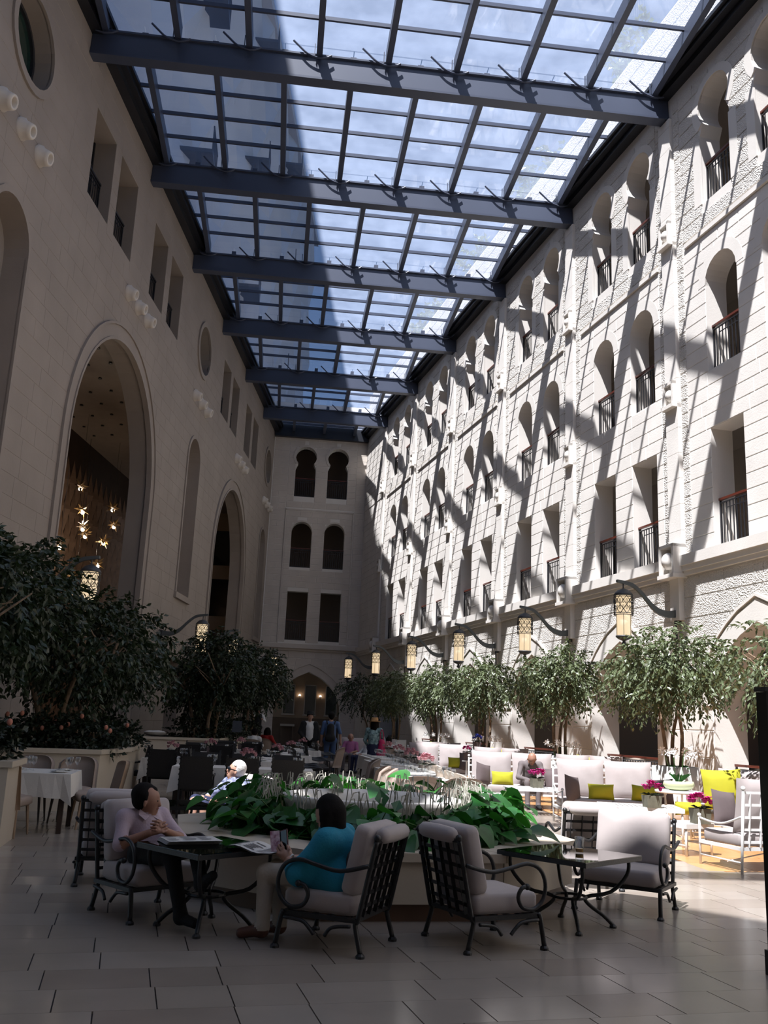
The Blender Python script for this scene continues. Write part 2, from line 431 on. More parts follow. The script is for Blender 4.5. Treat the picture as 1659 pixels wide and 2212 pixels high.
for k in range(-2, 6):
    e = min(k+1, B1)
    def add(b0, b1, z0, z1, h, l0, l1, kind):
        if b1 > B1: b1 = B1
        if b1-b0 < .02: return
        for q in blocks(b0*SR, b1*SR, z0, z1, h, l0, l1, holesR, rnd): blk.append(q); zoneR[q] = kind
    add(k, k+1, 0.05, 2.3, .56, .9, 1.3, 's')
    add(k, k+1, 2.3, 5.12, .47, .75, 1.15, 'r')
    add(k+.102, k+.898, 5.62, 13.08, .34, .6, .95, 's')
    add(k+.052, k+.10, 5.62, 17.4, .34, .5, .6, 'r'); add(k+.90, k+.948, 5.62, 17.4, .34, .5, .6, 'r')
    add(k+.10, k+.90, 13.28, 17.35, .37, .6, .95, 'r')
lay(WRs, blk, wallR, lambda q: (m_smooth, .011) if zoneR[q] == 's' else (m_rough, .024), 300)
for k in range(-2, 6):
    # pilaster, panel ledge, cornice, corbels with carved balls
    pb = MB(); z = 5.6
    while z < 17.0:
        wbox(WRs, k*SR-.25, k*SR+.25, -.10, 0, z+.005, min(z+.62, 17.0)-.005, pb); z += .62
    wbox(WRs, k*SR-.245, k*SR+.245, -.09, 0, 5.6, 17.0, pb)
    pb.build('pilaster', m_smooth, wallR)
    wbox(WRs, k*SR-.18, k*SR+.18, -.16, 0, 4.15, 5.2).build('lamp_pier', m_smooth, wallR)
    for zc, hw, pr in ((5.52, .30, .36), (9.57, .22, .20), (13.8, .22, .20)):
        cb = MB(); s = k*SR; t = .07; h = .36 if zc < 6 else .30
        for a, b, z0, z1 in ((s-hw, s+hw, zc+h-t, zc+h), (s-hw, s-hw+t, zc-h, zc+h), (s+hw-t, s+hw, zc-h, zc+h)):
            wbox(WRs, a, b, -pr, 0, z0, z1, cb)
        wbox(WRs, s-hw-.03, s+hw+.03, -pr-.03, 0, zc-h-.06, zc-h+.03, cb)
        co = cb.build('corbel', m_frame, wallR)
        MB().ball(WRs(s, -pr+.08, zc-.02), hw*.58, 12, 8, sc=(1, 1, 1.15)).build('carved_ball', m_frame, co, True)
    if k < 5:
        wbox(WRs, (k+.10)*SR, (k+.88)*SR, -.06, 0, 13.10, 13.22).build('panel_ledge', m_frame, wallR)
        c = (k+.5)*SR
        inn = h_point(c, 1.60, 0, 2.25, 1.64, 7)[2:]; out = h_point(c, 1.98, 0, 2.25, 2.10, 7)[2:]
        for i in range(len(inn)-1):
            ring(WRs, inn[i:i+2], out[i:i+2], -.045, .06).build('voussoir', m_frame, wallR)
        lip = h_point(c, 2.02, 0, 2.25, 2.15, 9)[2:]; lip2 = h_point(c, 2.07, 0, 2.25, 2.21, 9)[2:]
        ring(WRs, lip, lip2, -.075, .02).build('arch_moulding', m_frame, wallR)
        for (o0, o1) in ((.157, .370), (.532, .745)):
            a, b = (k+o0)*SR, (k+o1)*SR; cc = (a+b)/2; r = (b-a)/2
            ring(WRs, arc(cc, 12.39-r, r, 0, PI, 10), arc(cc, 12.39-r, r+.26, 0, PI, 10), -.016, .02).build('window_surround', m_frame, wallR)
            ky = h_key(cc, r, 13.9, 17.0)[3:-1]; zc = 16.4
            ky2 = [(cc+(x-cc)*1.38, zc+(z-zc)*1.30) for x, z in ky]
            ring(WRs, ky, ky2, -.03, .02).build('window_surround', m_frame, wallR)
            for sg in (-1, 1):
                wbox(WRs, cc+sg*r*1.22-.14, cc+sg*r*1.22+.14, -.03, .02, 13.9, 15.6).build('window_jamb', m_frame, wallR)
lay(WRs, blocks(-1.6*SR, B1*SR, 18.2, 20.15, .48, .8, 1.3, [], random.Random(8)), wallR, lambda q: (mat('darkened_parapet_stone', (.40, .375, .345), .85, .12, 1.5, .8, 26, kind='voronoi'), .02), 40)  # parapet stone colour darkened to hold down the glare of direct sun
co = MB()
for z0, z1, p in ((5.14, 5.24, .10), (5.24, 5.36, .14), (5.36, 5.60, .19)):
    wbox(WRs, B0*SR, B1*SR, -p, 0, z0, z1, co)
co.build('cornice', m_frame, wallR)
# corridors behind the right facade
cor = MB()
sa, sb = B0*SR, B1*SR
wbox(WRs, sa, sb, 2.7, 2.9, 4.9, 20.2, cor); cor.build('corridor_wall', m_corr, wallR)
sl_ = MB()
for z0, z1 in ((4.95, 5.58), (8.95, 9.68), (13.1, 13.88), (17.5, 18.0)):
    wbox(WRs, sa, sb, .5, 2.7, z0, z1, sl_)
sl_.build('corridor_slab', m_corr, wallR)
for k in range(-2, 5):
    for zz, hh in ((5.6, 2.1), (9.7, 2.1), (13.9, 2.1)):
        wbox(WRs, (k+.28)*SR, (k+.28)*SR+.95, 2.62, 2.7, zz, zz+hh).build('corridor_door', m_dark, wallR)
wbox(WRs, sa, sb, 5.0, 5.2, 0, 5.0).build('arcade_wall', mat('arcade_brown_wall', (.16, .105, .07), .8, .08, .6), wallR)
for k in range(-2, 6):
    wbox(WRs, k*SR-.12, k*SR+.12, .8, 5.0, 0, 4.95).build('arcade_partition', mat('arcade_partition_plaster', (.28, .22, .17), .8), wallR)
wbox(WRs, (.28)*SR, (.28)*SR+.9, 4.95, 5.02, 1.1, 2.9).build('arcade_window', mat('daylit_window', (.8, .85, .9), .5, emit=(.85, .92, 1), estr=1.3), wallR)
# picture on the arcade wall of the second bay
pf = thing('picture', 'gilt framed picture on the brown wall inside the second right-hand arch', 'picture', WR(1.62, 4.97, 2.0))
mb = MB(); s0 = 1.30*SR; 
for a, b, z0, z1 in ((s0, s0+1.3, 1.72, 1.84), (s0, s0+1.3, 2.66, 2.78), (s0, s0+.12, 1.72, 2.78), (s0+1.18, s0+1.3, 1.72, 2.78)): wbox(WRs, a, b, 4.90, 4.99, z0, z1, mb)
def rel(mb, o): 
    return mb.xf(Matrix.Translation(-o.location) if not o.rotation_euler.z else (Matrix.Translation(o.location) @ Matrix.Rotation(o.rotation_euler.z, 4, 'Z')).inverted())
rel(mb, pf).build('frame', m_gold, pf)
rel(wbox(WRs, s0+.1, s0+1.2, 4.94, 4.99, 1.8, 2.7), pf).build('mount', m_china, pf)
rel(wbox(WRs, s0+.4, s0+.9, 4.93, 4.96, 2.0, 2.5), pf).build('print', m_darkglass, pf)

# ---- left facade (in shade)
holesL = []; winL = []
def LB(b): return b*SLf
for p in (-3, 0, 3):
    for (o0, o1, n) in ((.15, .43, 0), (.52, .80, 1), (1.15, 1.425, 2), (1.525, 1.80, 3)):
        a, b = LB(p+o0), LB(p+o1); holesL.append((h_rect(a, b, 13.9, 16.25), .75)); winL.append((p, n, (a+b)/2, b-a, 13.9))
ARCH = {-3: -2.1, 0: .905, 3: 3.93}
for p, c in ARCH.items():
    cc = LB(c); w = 3.46
    pts = []
    for i in range(13):
        t = i/12*PI/2; pts.append((w*math.cos(t), 8.0+3.55*math.sin(t)*(1+.02*math.sin(t)**8)))
    holesL.append(([(cc-w, .02), (cc+w, .02)]+[(cc+x, z) for x, z in pts]+[(cc-x, z) for x, z in reversed(pts[:-1])], .65))
NICHE = (-.5, 2.48, 5.44); OCUL = (-.52, 2.5, 5.46)
for c in NICHE:
    w = .86 if c < 5 else .8
    holesL.append((h_arch(LB(c)-w, LB(c)+w, 5.75, 11.55), .5)); holesL.append((h_rect(LB(c)-w, LB(c)+w, .02, 3.5), .6))
for c in OCUL: holesL.append((h_circ(LB(c), 15.1, .92), .55))
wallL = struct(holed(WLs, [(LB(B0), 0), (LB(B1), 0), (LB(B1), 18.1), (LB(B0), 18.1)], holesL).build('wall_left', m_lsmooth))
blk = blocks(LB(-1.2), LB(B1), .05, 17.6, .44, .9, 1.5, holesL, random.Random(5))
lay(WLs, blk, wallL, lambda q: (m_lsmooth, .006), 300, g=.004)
for p, c in ARCH.items():
    if p < 0: continue
    cc = LB(c)
    def prof(w, rise, zs=8.0, n=14): 
        r = [(w*math.cos(i/n*PI/2), zs+rise*math.sin(i/n*PI/2)) for i in range(n+1)]
        return [(cc+w, .02)]+[(cc+x, z) for x, z in r]+[(cc-x, z) for x, z in reversed(r[:-1])]+[(cc-w, .02)]
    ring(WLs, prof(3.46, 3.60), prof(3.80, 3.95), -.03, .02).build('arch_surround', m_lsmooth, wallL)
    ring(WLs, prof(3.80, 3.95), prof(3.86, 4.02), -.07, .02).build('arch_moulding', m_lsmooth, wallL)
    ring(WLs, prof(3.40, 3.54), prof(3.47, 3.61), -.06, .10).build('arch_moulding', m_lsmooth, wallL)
for c in NICHE:
    w = .86 if c < 5 else .8; s = LB(c)
    wbox(WLs, s-w-.05, s+w+.05, .48, .6, 5.6, 11.7).build('niche_back', m_lsmooth, wallL)
    a = [(s+w, 5.75)]+arc(s, 11.55-w, w, 0, PI, 16)+[(s-w, 5.75)]; b = [(s+w+.13, 5.75)]+arc(s, 11.55-w, w+.13, 0, PI, 16)+[(s-w-.13, 5.75)]
    ring(WLs, a, b, -.05, .03).build('niche_surround', m_lsmooth, wallL)
    wbox(WLs, s-w-.18, s+w+.18, -.10, .02, 5.55, 5.75).build('niche_sill', m_lsmooth, wallL)
    wbox(WLs, s-w, s+w, .6, .68, 0, 3.5).build('niche_back', m_beigewall, wallL)
for c in OCUL:
    s = LB(c)
    ring(WLs, h_circ(s, 15.1, .92)+[(s+.92, 15.1)], h_circ(s, 15.1, 1.10)+[(s+1.10, 15.1)], -.06, .03).build('oculus_surround', m_lsmooth, wallL)
    mb = MB(); pts = h_circ(s, 15.1, .93); mb.add([WLs(x, .45, z) for x, z in pts]+[WLs(x, .48, z) for x, z in pts], [tuple(range(28)), tuple(range(28, 56))])
    mb.build('oculus_pane', mat('green_dark_glass', (.015, .035, .028), .08, spec=.6), wallL)
    ring(WLs, h_circ(s, 15.1, .84)+[(s+.84, 15.1)], h_circ(s, 15.1, .93)+[(s+.93, 15.1)], .38, .46).build('oculus_frame', m_railmetal, wallL)
for gc in (-.525, .995, 2.515, 4.03, 5.5):
    for o in (-.17, 0, .17):
        mb = MB(); c0 = Vector(WL(gc+o, 0, 13.02)); nrm = Vector((1/NL, -KL/NL, 0)); axis = (nrm+Vector((0, 0, -.25))).normalized()
        if c0.y > YE-.4: continue
        e1 = axis.cross(Vector((0, 0, 1))).normalized(); e2 = e1.cross(axis)
        prof = [(.24, -.02), (.24, .05), (.20, .09), (.17, .20), (.15, .27), (.10, .27), (.09, .05)]
        vs = []; n = 14
        for r, h in prof:
            for j in range(n): vs.append(c0+axis*h+(e1*math.cos(2*PI*j/n)+e2*math.sin(2*PI*j/n))*r)
        mb.add(vs, [(i*n+j, i*n+(j+1) % n, (i+1)*n+(j+1) % n, (i+1)*n+j) for i in range(len(prof)-1) for j in range(n)])
        sp = mb.build('stone_spout', mat('pale_stone_spout', (.62, .56, .49), .7, .05, 5), wallL, True)
        mb = MB(); mb.add([c0+axis*.12+(e1*math.cos(2*PI*j/n)+e2*math.sin(2*PI*j/n))*.11 for j in range(n)], [tuple(range(n))]); mb.build('spout_shade_disc', m_soil, sp)  # dark disc stands in for the shade inside the bore
# rooms behind the left facade
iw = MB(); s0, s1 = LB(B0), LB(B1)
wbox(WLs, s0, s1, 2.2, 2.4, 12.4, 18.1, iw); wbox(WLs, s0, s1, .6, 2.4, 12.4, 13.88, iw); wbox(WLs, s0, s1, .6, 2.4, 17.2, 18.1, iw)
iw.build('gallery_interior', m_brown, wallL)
for p, n, c, w, z0 in winL:
    if p < 0: continue
    wf = MB(); wbox(WLs, c-w/2, c+w/2, .62, .66, z0, 16.25, wf); wf.build('window_pane', m_darkglass, wallL)
    wf = MB()
    for a, b in ((c-w/2, c-w/2+.06), (c-.03, c+.03), (c+w/2-.06, c+w/2)): wbox(WLs, a, b, .56, .63, z0, 16.25, wf)
    wbox(WLs, c-w/2, c+w/2, .56, .63, 15.5, 15.57, wf); wf.build('window_frame', m_railmetal, wallL)
wbox(WLs, LB(-1.1), LB(5.0), 4.6, 4.8, 0, 12.4).build('lobby_wall', m_dark, wallL)
wbox(WLs, LB(-1.1), LB(5.0), .65, 4.8, 11.75, 12.4).build('lobby_ceiling', mat('lobby_ceiling_board', (.30, .24, .20), .6, .06, 3), wallL)
wbox(WLs, LB(4.95), LB(5.0), .65, 4.8, 0, 11.75).build('lobby_partition', m_beigewall, wallL)
for zz, h in ((3.4, 2.4), (6.5, 1.85), (9.06, 1.77)): wbox(WLs, LB(4.95)-.05, LB(4.95), .75, 3.6, zz, zz+h).build('lobby_window', m_darkglass, wallL)
wbox(WLs, LB(-1.1), LB(-1.05), .65, 4.8, 0, 12.4).build('lobby_partition', m_brown, wallL)
for r in range(9):
    for j in range(27):
        sc = LB(1.75)+j*.62+(r % 2)*.31; zc = 1.4+r*1.05
        if sc > LB(4.9): continue
        mb = MB(); w, h = .25, .92
        q = [(sc, zc-h), (sc+w, zc), (sc, zc+h), (sc-w, zc)]
        mb.add([WLs(x, 4.58, z) for x, z in q]+[WLs(sc, 4.40, zc)], [(0, 1, 4), (1, 2, 4), (2, 3, 4), (3, 0, 4)])
        mb.build('diamond_panel', mat('carved_walnut', (.16, .10, .07), .5, .2, 4), wallL)
for i in range(5):
    for j in range(8):
        c = Vector(WLs(LB(1.0)+j*1.1+i*.2, 1.0+i*.75, 11.74)); MB().lathe([(.055, 0), (.06, -.03), (.03, -.035)], 8, c).build('downlight', m_railmetal, wallL)

# ---- end wall
holesE = []; winE = []
for c, nm in ((.82, 'left'), (2.66, 'right')):
    holesE.append((h_key(c, .575, 13.95, 16.9), .5)); winE.append((nm, 'keyhole', c, 13.95))
    holesE.append((h_arch(c-.57, c+.57, 9.9, 12.5), .5)); winE.append((nm, 'arched', c, 9.9))
    holesE.append((h_rect(c-.57, c+.57, 5.87, 8.55), .5)); winE.append((nm, 'rectangular', c, 5.87))
holesE.append((h_point(1.70, 1.80, .02, 2.2, 2.0), .8))
wallE = struct(holed(WEs, [(-1.3, 0), (4.6, 0), (4.6, 19.5), (-1.3, 19.5)], holesE).build('wall_back', m_frame))
m_esm = mat('end_limestone', (.58, .52, .46), .75, .07, 1.1, .12, 30)
blk = blocks(-1.0, 4.35, .05, 5.3, .40, .6, 1.0, holesE, random.Random(9))+blocks(-1.0, -.16, 5.7, 17.6, .34, .4, .8, holesE, random.Random(1))+blocks(3.72, 4.35, 5.7, 17.6, .34, .4, .8, holesE, random.Random(2))
blk += blocks(-.1, 3.64, 5.75, 13.1, .34, .6, .9, holesE, random.Random(4))+blocks(-.16, 3.72, 13.3, 17.6, .36, .6, .9, holesE, random.Random(6))
lay(WEs, blk, wallE, lambda q: (m_esm, .012), 300)
for z0, z1, p in ((5.3, 5.42, .10), (5.42, 5.66, .22)): wbox(WEs, -1.1, 4.4, -p, 0, z0, z1).build('cornice', m_esm, wallE)
for a, b, z0, z1 in ((-.16, -.10, 5.7, 13.2), (3.64, 3.70, 5.7, 13.2), (-.16, 3.70, 13.14, 13.22)): wbox(WEs, a, b, -.05, 0, z0, z1).build('panel_moulding', m_esm, wallE)
for c in (.82, 2.66):
    ky = h_key(c, .575, 13.95, 16.9)[3:-1]; ring(WEs, ky, [(c+(x-c)*1.22, 16.3+(z-16.3)*1.2) for x, z in ky], -.05, .02).build('window_surround', m_esm, wallE)
    ring(WEs, arc(c, 11.93, .57, 0, PI, 12), arc(c, 11.93, .66, 0, PI, 12), -.05, .02).build('window_surround', m_esm, wallE)
inn = h_point(1.70, 1.80, 0, 2.2, 2.0, 6)[2:]; out = h_point(1.70, 2.18, 0, 2.2, 2.42, 6)[2:]
for i in range(len(inn)-1): ring(WEs, inn[i:i+2], out[i:i+2], -.05, .05).build('voussoir', m_esm, wallE)
ring(WEs, h_point(1.7, 2.18, 0, 2.2, 2.42, 10)[2:], h_point(1.7, 2.25, 0, 2.2, 2.5, 10)[2:], -.09, .02).build('arch_moulding', m_esm, wallE)
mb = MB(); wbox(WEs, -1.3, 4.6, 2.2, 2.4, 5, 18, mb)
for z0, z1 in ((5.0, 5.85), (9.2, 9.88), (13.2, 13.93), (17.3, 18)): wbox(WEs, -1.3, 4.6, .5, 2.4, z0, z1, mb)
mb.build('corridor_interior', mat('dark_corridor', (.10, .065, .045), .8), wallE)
wbox(WEs, -2.5, 5.5, 3.0, 3.2, 0, 5).build('lounge_wall', m_beigewall, wallE)
wbox(WEs, -2.5, 5.5, .8, 3.2, 4.6, 4.9).build('lounge_ceiling', m_beigewall, wallE)
wbox(WEs, -2.5, 5.5, 2.92, 3.0, 0, 1.75).build('lounge_dado', m_brown, wallE)
for a in (.40, 1.62, 2.82):
    mr = thing('wall_mirror', 'tall narrow framed mirror on the end arch wall, '+{.40: 'leftmost of three', 1.62: 'middle of three', 2.82: 'rightmost of three'}[a], 'mirror', (a+.34, YE+2.9, 1.95))
    rel(wbox(WEs, a+.05, a+.63, 2.93, 2.99, 1.98, 3.58), mr).build('glass', mat('mirror_glass', (.05, .055, .05), .05, metal=.0, spec=.8), mr)
    mb = MB()
    for x0, x1, z0, z1 in ((a, a+.05, 1.95, 3.62), (a+.63, a+.68, 1.95, 3.62), (a, a+.68, 3.57, 3.62), (a-.04, a+.72, 1.88, 1.97)): wbox(WEs, x0, x1, 2.88, 2.99, z0, z1, mb)
    rel(mb, mr).build('frame', m_cream, mr)
for i, x in enumerate((.19, 1.35, 2.53)):
    sc = thing('wall_sconce', 'small lit wall sconce between the end arch mirrors, '+('leftmost', 'middle', 'rightmost')[i]+' of three', 'lamp', (x, YE+2.9, 2.98))
    MB().ball((0, 0, .02), .06, 10, 8).build('bulb', m_bulb, sc, True)
    MB().tube([(0, .10, -.12), (0, 0, -.16), (0, 0, -.04)], .018).lathe([(.02, -.05), (.05, -.03), (.055, 0)], 10).build('bracket', m_gold, sc)
for i, x in enumerate((.75, 2.25, 3.2)):
    tb = thing('console_table', 'pale console shelf against the end arch wall, '+('left', 'middle', 'right')[i]+' one', 'table', (x, YE+2.65, 0))
    MB().box((0, 0, 1.33), (.8, .3, .12)).build('top', m_cream, tb)
    for dx in (-.32, .32): MB().box((dx, 0, .635), (.07, .2, 1.27)).build('leg', m_brown, tb)
# wall behind the camera
wallF = struct(MB().box((2, -7.1, 9), (26, .2, 18)).build('wall_front', m_lsmooth))
# ------------------------------------------------------------------ glass roof
roof = struct(thing('ceiling', None, None)); del_ = None
ZB, ZT, ZG = 17.07, 17.70, 18.06
def clip(poly, f):
    out = []
    for i in range(len(poly)):
        a, b = poly[i], poly[(i+1) % len(poly)]; fa, fb = f(a), f(b)
        if fa >= 0: out.append(a)
        if fa*fb < 0: t = fa/(fa-fb); out.append((a[0]+(b[0]-a[0])*t, a[1]+(b[1]-a[1])*t))
    return out
fl = lambda p: p[0]-(LX(p[1])+.25)
fr = lambda p: (RX(p[1])-.25)-p[0]
RS = 1.73
for k in range(-5, 6):
    y = YB+k*S; x0, x1 = LX(y), RX(y)
    if k >= -1:
        mb = MB(); mb.hexa([(x0, y-.13, ZB), (x1, y-.13, ZB), (x1, y+.13, ZB), (x0, y+.13, ZB)], [(x0, y-.10, ZT), (x1, y-.10, ZT), (x1, y+.10, ZT), (x0, y+.10, ZT)])
        mb.hexa([(x0, y-.16, ZB-.03), (x1, y-.16, ZB-.03), (x1, y+.16, ZB-.03), (x0, y+.16, ZB-.03)], [(x0, y-.16, ZB+.03), (x1, y-.16, ZB+.03), (x1, y+.16, ZB+.03), (x0, y+.16, ZB+.03)])
        bm = mb.build('roof_beam', m_steel, roof)
        MB().hexa([(x0, y-.16, ZT), (x1, y-.16, ZT), (x1, y+.16, ZT), (x0, y+.16, ZT)], [(x0, y-.16, ZT+.05), (x1, y-.16, ZT+.05), (x1, y+.16, ZT+.05), (x0, y+.16, ZT+.05)]).build('beam_flange', m_steel, bm)
    ya, yb = y+.17, min(YB+(k+1)*S-.17, YE-.05)
    if k < -1:
        pl = clip(clip([(-30, y), (30, y), (30, y+S), (-30, y+S)], fl), fr); MB().prism(pl, ZG, ZG+.02).build('glass_sheet', m_roofglass, roof)
        MB().box(((x0+x1)/2, y, 17.4), (x1-x0, .34, .6)).build('roof_beam', m_steel, roof)
        continue
    off = 0.0 if k % 2 else RS/2
    xs = [off+RS*j for j in range(-8, 9)]
    for x in xs:
        seg = [(x, ya), (x, yb)]
        # trim the rafter where it meets a wall
        t0, t1 = ya, yb
        if x < LX(ya)+.3 and x < LX(yb)+.3: continue
        if x > RX(ya)-.3 and x > RX(yb)-.3: continue
        if x > RX(yb)-.3: t1 = (XR0-.3-x)/-KR
        if x < LX(yb)+.3: t1 = (x-.3-XL0)/KL
        if t1-t0 < .4: continue
        rf = MB().box((x, (t0+t1)/2, (ZT+ZG)/2-.03), (.15, t1-t0, ZG-ZT+.02)).build('rafter', m_steel, roof)
        # curved bracket where the rafter lands on the far beam
        if t1 > yb-.05:
            pts = [(x-.66, yb-.02, ZG-.03), (x-.52, yb-.03, ZG-.17), (x-.30, yb-.05, ZT-.02), (x-.05, yb-.06, ZT-.12), (x+.16, yb-.06, ZT-.10), (x+.30, yb-.05, ZT-.01)]
            MB().tube(spline(pts, 4), .026, 6).build('curved_bracket', m_steel, rf)
            MB().box((x-.12, yb-.03, (ZT+ZG)/2-.06), (.02, .04, ZG-ZT-.02)).build('bracket_post', m_steel, rf)
    NRW = 5
    for r in range(NRW):
        p0 = lerp(YB+k*S, min(YB+(k+1)*S, YE), r/NRW); p1 = lerp(YB+k*S, min(YB+(k+1)*S, YE), (r+1)/NRW)
        if r: MB().hexa([(LX(p0)+.2, p0-.03, ZG-.10), (RX(p0)-.2, p0-.03, ZG-.10), (RX(p0)-.2, p0+.03, ZG-.10), (LX(p0)+.2, p0+.03, ZG-.10)], [(LX(p0)+.2, p0-.03, ZG), (RX(p0)-.2, p0-.03, ZG), (RX(p0)-.2, p0+.03, ZG), (LX(p0)+.2, p0+.03, ZG)]).build('glazing_bar', m_steel, roof)
        for j in range(-9, 9):
            a, b = off+RS*j, off+RS*(j+1)
            pl = clip(clip([(a+.01, p0+.01), (b-.01, p0+.01), (b-.01, p1-.01), (a+.01, p1-.01)], fl), fr)
            if len(pl) >= 3: MB().prism(pl, ZG, ZG+.018).build('glass_pane', m_roofglass, roof)
for M, nm, s0, s1 in ((WRs, 'gutter', B0*SR, B1*SR), (WLs, 'gutter', LB(B0), LB(B1))):
    mb = MB()
    wbox(M, s0, s1, -.26, 0, 17.62, 18.20, mb); wbox(M, s0, s1, -.42, -.26, 17.80, 18.12, mb); wbox(M, s0, s1, -.50, -.42, 17.92, 18.02, mb)
    mb.build('gutter', m_gutter, roof)
MB().box(((LX(YE)+RX(YE))/2, YE-.15, 17.75), (RX(YE)-LX(YE), .3, .75)).build('gutter', m_gutter, roof)
del_ = None

# ------------------------------------------------------------------ outside: tower seen through the glass, unseen shade block
tw = thing('tower', 'grey stone tower with folded zigzag facade seen through the left roof glass', 'building', WL(-3, 4, 18.1))
mb = MB(); c0, c1, nr = -18, 46, 6
ys = [i*2.6 for i in range(26)]; y_start = 2.4
def TP(i, j):
    y = y_start+i*2.55; z = 18.1+j*3.3
    return (LX(y)-.3-(.85 if (i+j) % 2 else 0), y, z)
n = 26
mb.add([TP(i, j) for j in range(nr+1) for i in range(n)], [f for j in range(nr) for i in range(n-1) for f in (((j*n+i, j*n+i+1, (j+1)*n+i), (j*n+i+1, (j+1)*n+i+1, (j+1)*n+i)) if (i+j) % 2 else ((j*n+i, j*n+i+1, (j+1)*n+i+1), (j*n+i, (j+1)*n+i+1, (j+1)*n+i)))])
rel(mb, tw).build('folded_facade', m_tower, tw)
ye = y_start+(n-1)*2.55; zt = 18.1+nr*3.3
mb = MB(); mb.prism([(LX(y_start)-1.2, y_start), (LX(ye)-1.2, ye), (LX(ye)-14, ye), (LX(y_start)-14, y_start)], 12.5, zt+.1)
rel(mb, tw).build('core', m_tower, tw)
mb = MB(); mb.prism([(LX(y_start)-.2, y_start-.1), (LX(ye)-.2, ye+.1), (LX(ye)-14, ye), (LX(y_start)-14, y_start)], zt, zt+.5)
rel(mb, tw).build('parapet', m_tower, tw)
for i in range(3, 22, 4):
    for j in (1, 3, 5):
        y = y_start+i*2.55; z = 18.1+j*3.3-.4
        mb = MB(); mb.hexa([(LX(y)-1, y-.9, z), (LX(y)+.5, y-.9, z), (LX(y)+.5, y+.9, z), (LX(y)-1, y+.9, z)], [(LX(y)-1, y-.9, z+.15), (LX(y)+.5, y-.9, z+.15), (LX(y)+.5, y+.9, z+.15), (LX(y)-1, y+.9, z+.15)])
        for q in range(9): mb.box((LX(y)+.48, y-.88+q*.22, z+.6), (.03, .03, .9))
        mb.box((LX(y)+.48, y, z+1.05), (.05, 1.8, .05)); rel(mb, tw).build('balcony', m_railmetal, tw)
mb = MB(); mb.prism([(-16, 10.5), (-6.8, 3.0), (-6.1, 2.1), (-5.2, .9), (-2.75, .45), (-1.9, -.5), (2.0, -4.4), (8, -9.5), (8, -30), (-16, -30)], 18.2, 22.0); mb.build('unseen_shade_block', m_tower, wallF)  # unseen block, added and shaped to cast shade on the foreground
# ------------------------------------------------------------------ floor
floor = struct(MB().box((1.5, 22, -.065), (34, 72, .1)).build('floor', m_grout))
m_t = [m_tile, mat('cream_marble_tile_b', (.255, .215, .18), .24, .07, 1.4), mat('cream_marble_tile_c', (.305, .265, .225), .20, .07, 1.9)]
e1 = Vector((1, -KR, 0))/NR; e2 = Vector((KR, 1, 0))/NR
rt = random.Random(11); tiles = []
TH = .43
def wood(p): return p.x > 5.35+.03*(p.y-12) and p.y > 11.35
for j in range(2, 125):
    v = j*TH; u = -14+rt.random()
    while u < 18:
        L = rt.choice((.42, .55, .62, .75)); p = e1*(u+L/2)+e2*(v+TH/2)
        if LX(p.y)-.8 < p.x < RX(p.y)+5 and p.y < YE+3 and not (wood(p) and p.x < RX(p.y)): tiles.append((u, u+L, v, v+TH, p))
        u += L
sc = sorted(range(len(tiles)), key=lambda i: (0 if in_view((tiles[i][4].x, tiles[i][4].y, 0)) else 1000)+tiles[i][4].length)
rest = [MB(), MB(), MB()]
for rank, i in enumerate(sc):
    u0, u1, v0, v1, p = tiles[i]; a, b = .004, .0012
    q = [e1*x+e2*y for x, y in ((u0+a, v0+b), (u1-a, v0+b), (u1-a, v1-b), (u0+a, v1-b))]
    k = rt.randrange(3); mb = MB() if rank < 300 else rest[k]
    mb.hexa([(w.x, w.y, -.014) for w in q], [(w.x, w.y, 0) for w in q])
    if rank < 300: mb.build('tile', m_t[k], floor)
for k in range(3): rest[k].build('tiles', m_t[k], floor)['kind'] = 'stuff'
rt = random.Random(5); m_w = [m_wood, mat('orange_marble_b', (.42, .20, .075), .27, .12, 2), mat('orange_marble_c', (.52, .28, .12), .25, .12, 2)]
far = [MB(), MB(), MB()]; nfl = 0
for j in range(0, 60):
    v = 11.35+j*.65
    for i in range(0, 12):
        u0, u1 = 5.36+i*.65+(.02*j), 5.36+(i+1)*.65+.02*j
        if u0 > RX(v)+.1: continue
        k = rt.randrange(3); near = v < 21; mb = MB() if near else far[k]
        mb.hexa([(u0+.003, v+.003, -.014), (u1-.003, v+.003, -.014), (u1-.003, v+.647, -.014), (u0+.003, v+.647, -.014)], [(u0+.003, v+.003, .001), (u1-.003, v+.003, .001), (u1-.003, v+.647, .001), (u0+.003, v+.647, .001)])
        if near: mb.build('floor_slab', m_w[k], floor)
for k in range(3):
    if far[k].v: far[k].build('floor_slabs', m_w[k], floor)['kind'] = 'stuff'

# ------------------------------------------------------------------ window railings
def make_railing(name, w, h=1.10, nb=9):
    r = thing(name, '', 'railing')
    MB().box((0, 0, h), (w, .07, .05)).build('handrail', m_handrail, r)
    mb = MB(); mb.box((0, 0, h-.08), (w, .035, .025)); mb.box((0, 0, .06), (w, .035, .03))
    for s in (-1, 1): mb.box((s*(w/2-.02), 0, h/2), (.035, .035, h))
    mb.box((0, 0, h-.22), (w*.6, .02, .018)); mb.build('rail_frame', m_railmetal, r)
    bm = MB().box((0, 0, h/2-.01), (.018, .018, h-.16)).mesh('baluster', m_railmetal)
    for i in range(nb): put('baluster', bm, r, ((i+1)/(nb+1)*w-w/2, 0, 0))
    return r
angR = math.atan2(1, KR); angL = math.atan2(1, KL)
rail0 = make_railing('window_railing', 1.16)
first = True
def place_rail(proto, loc, rz, lab, grp):
    global first
    if first and proto is rail0:
        proto.location = loc; proto.rotation_euler = (0, 0, rz); proto['label'] = lab; proto['group'] = grp; first = False
    else: dup(proto, loc, rz, lab, grp)
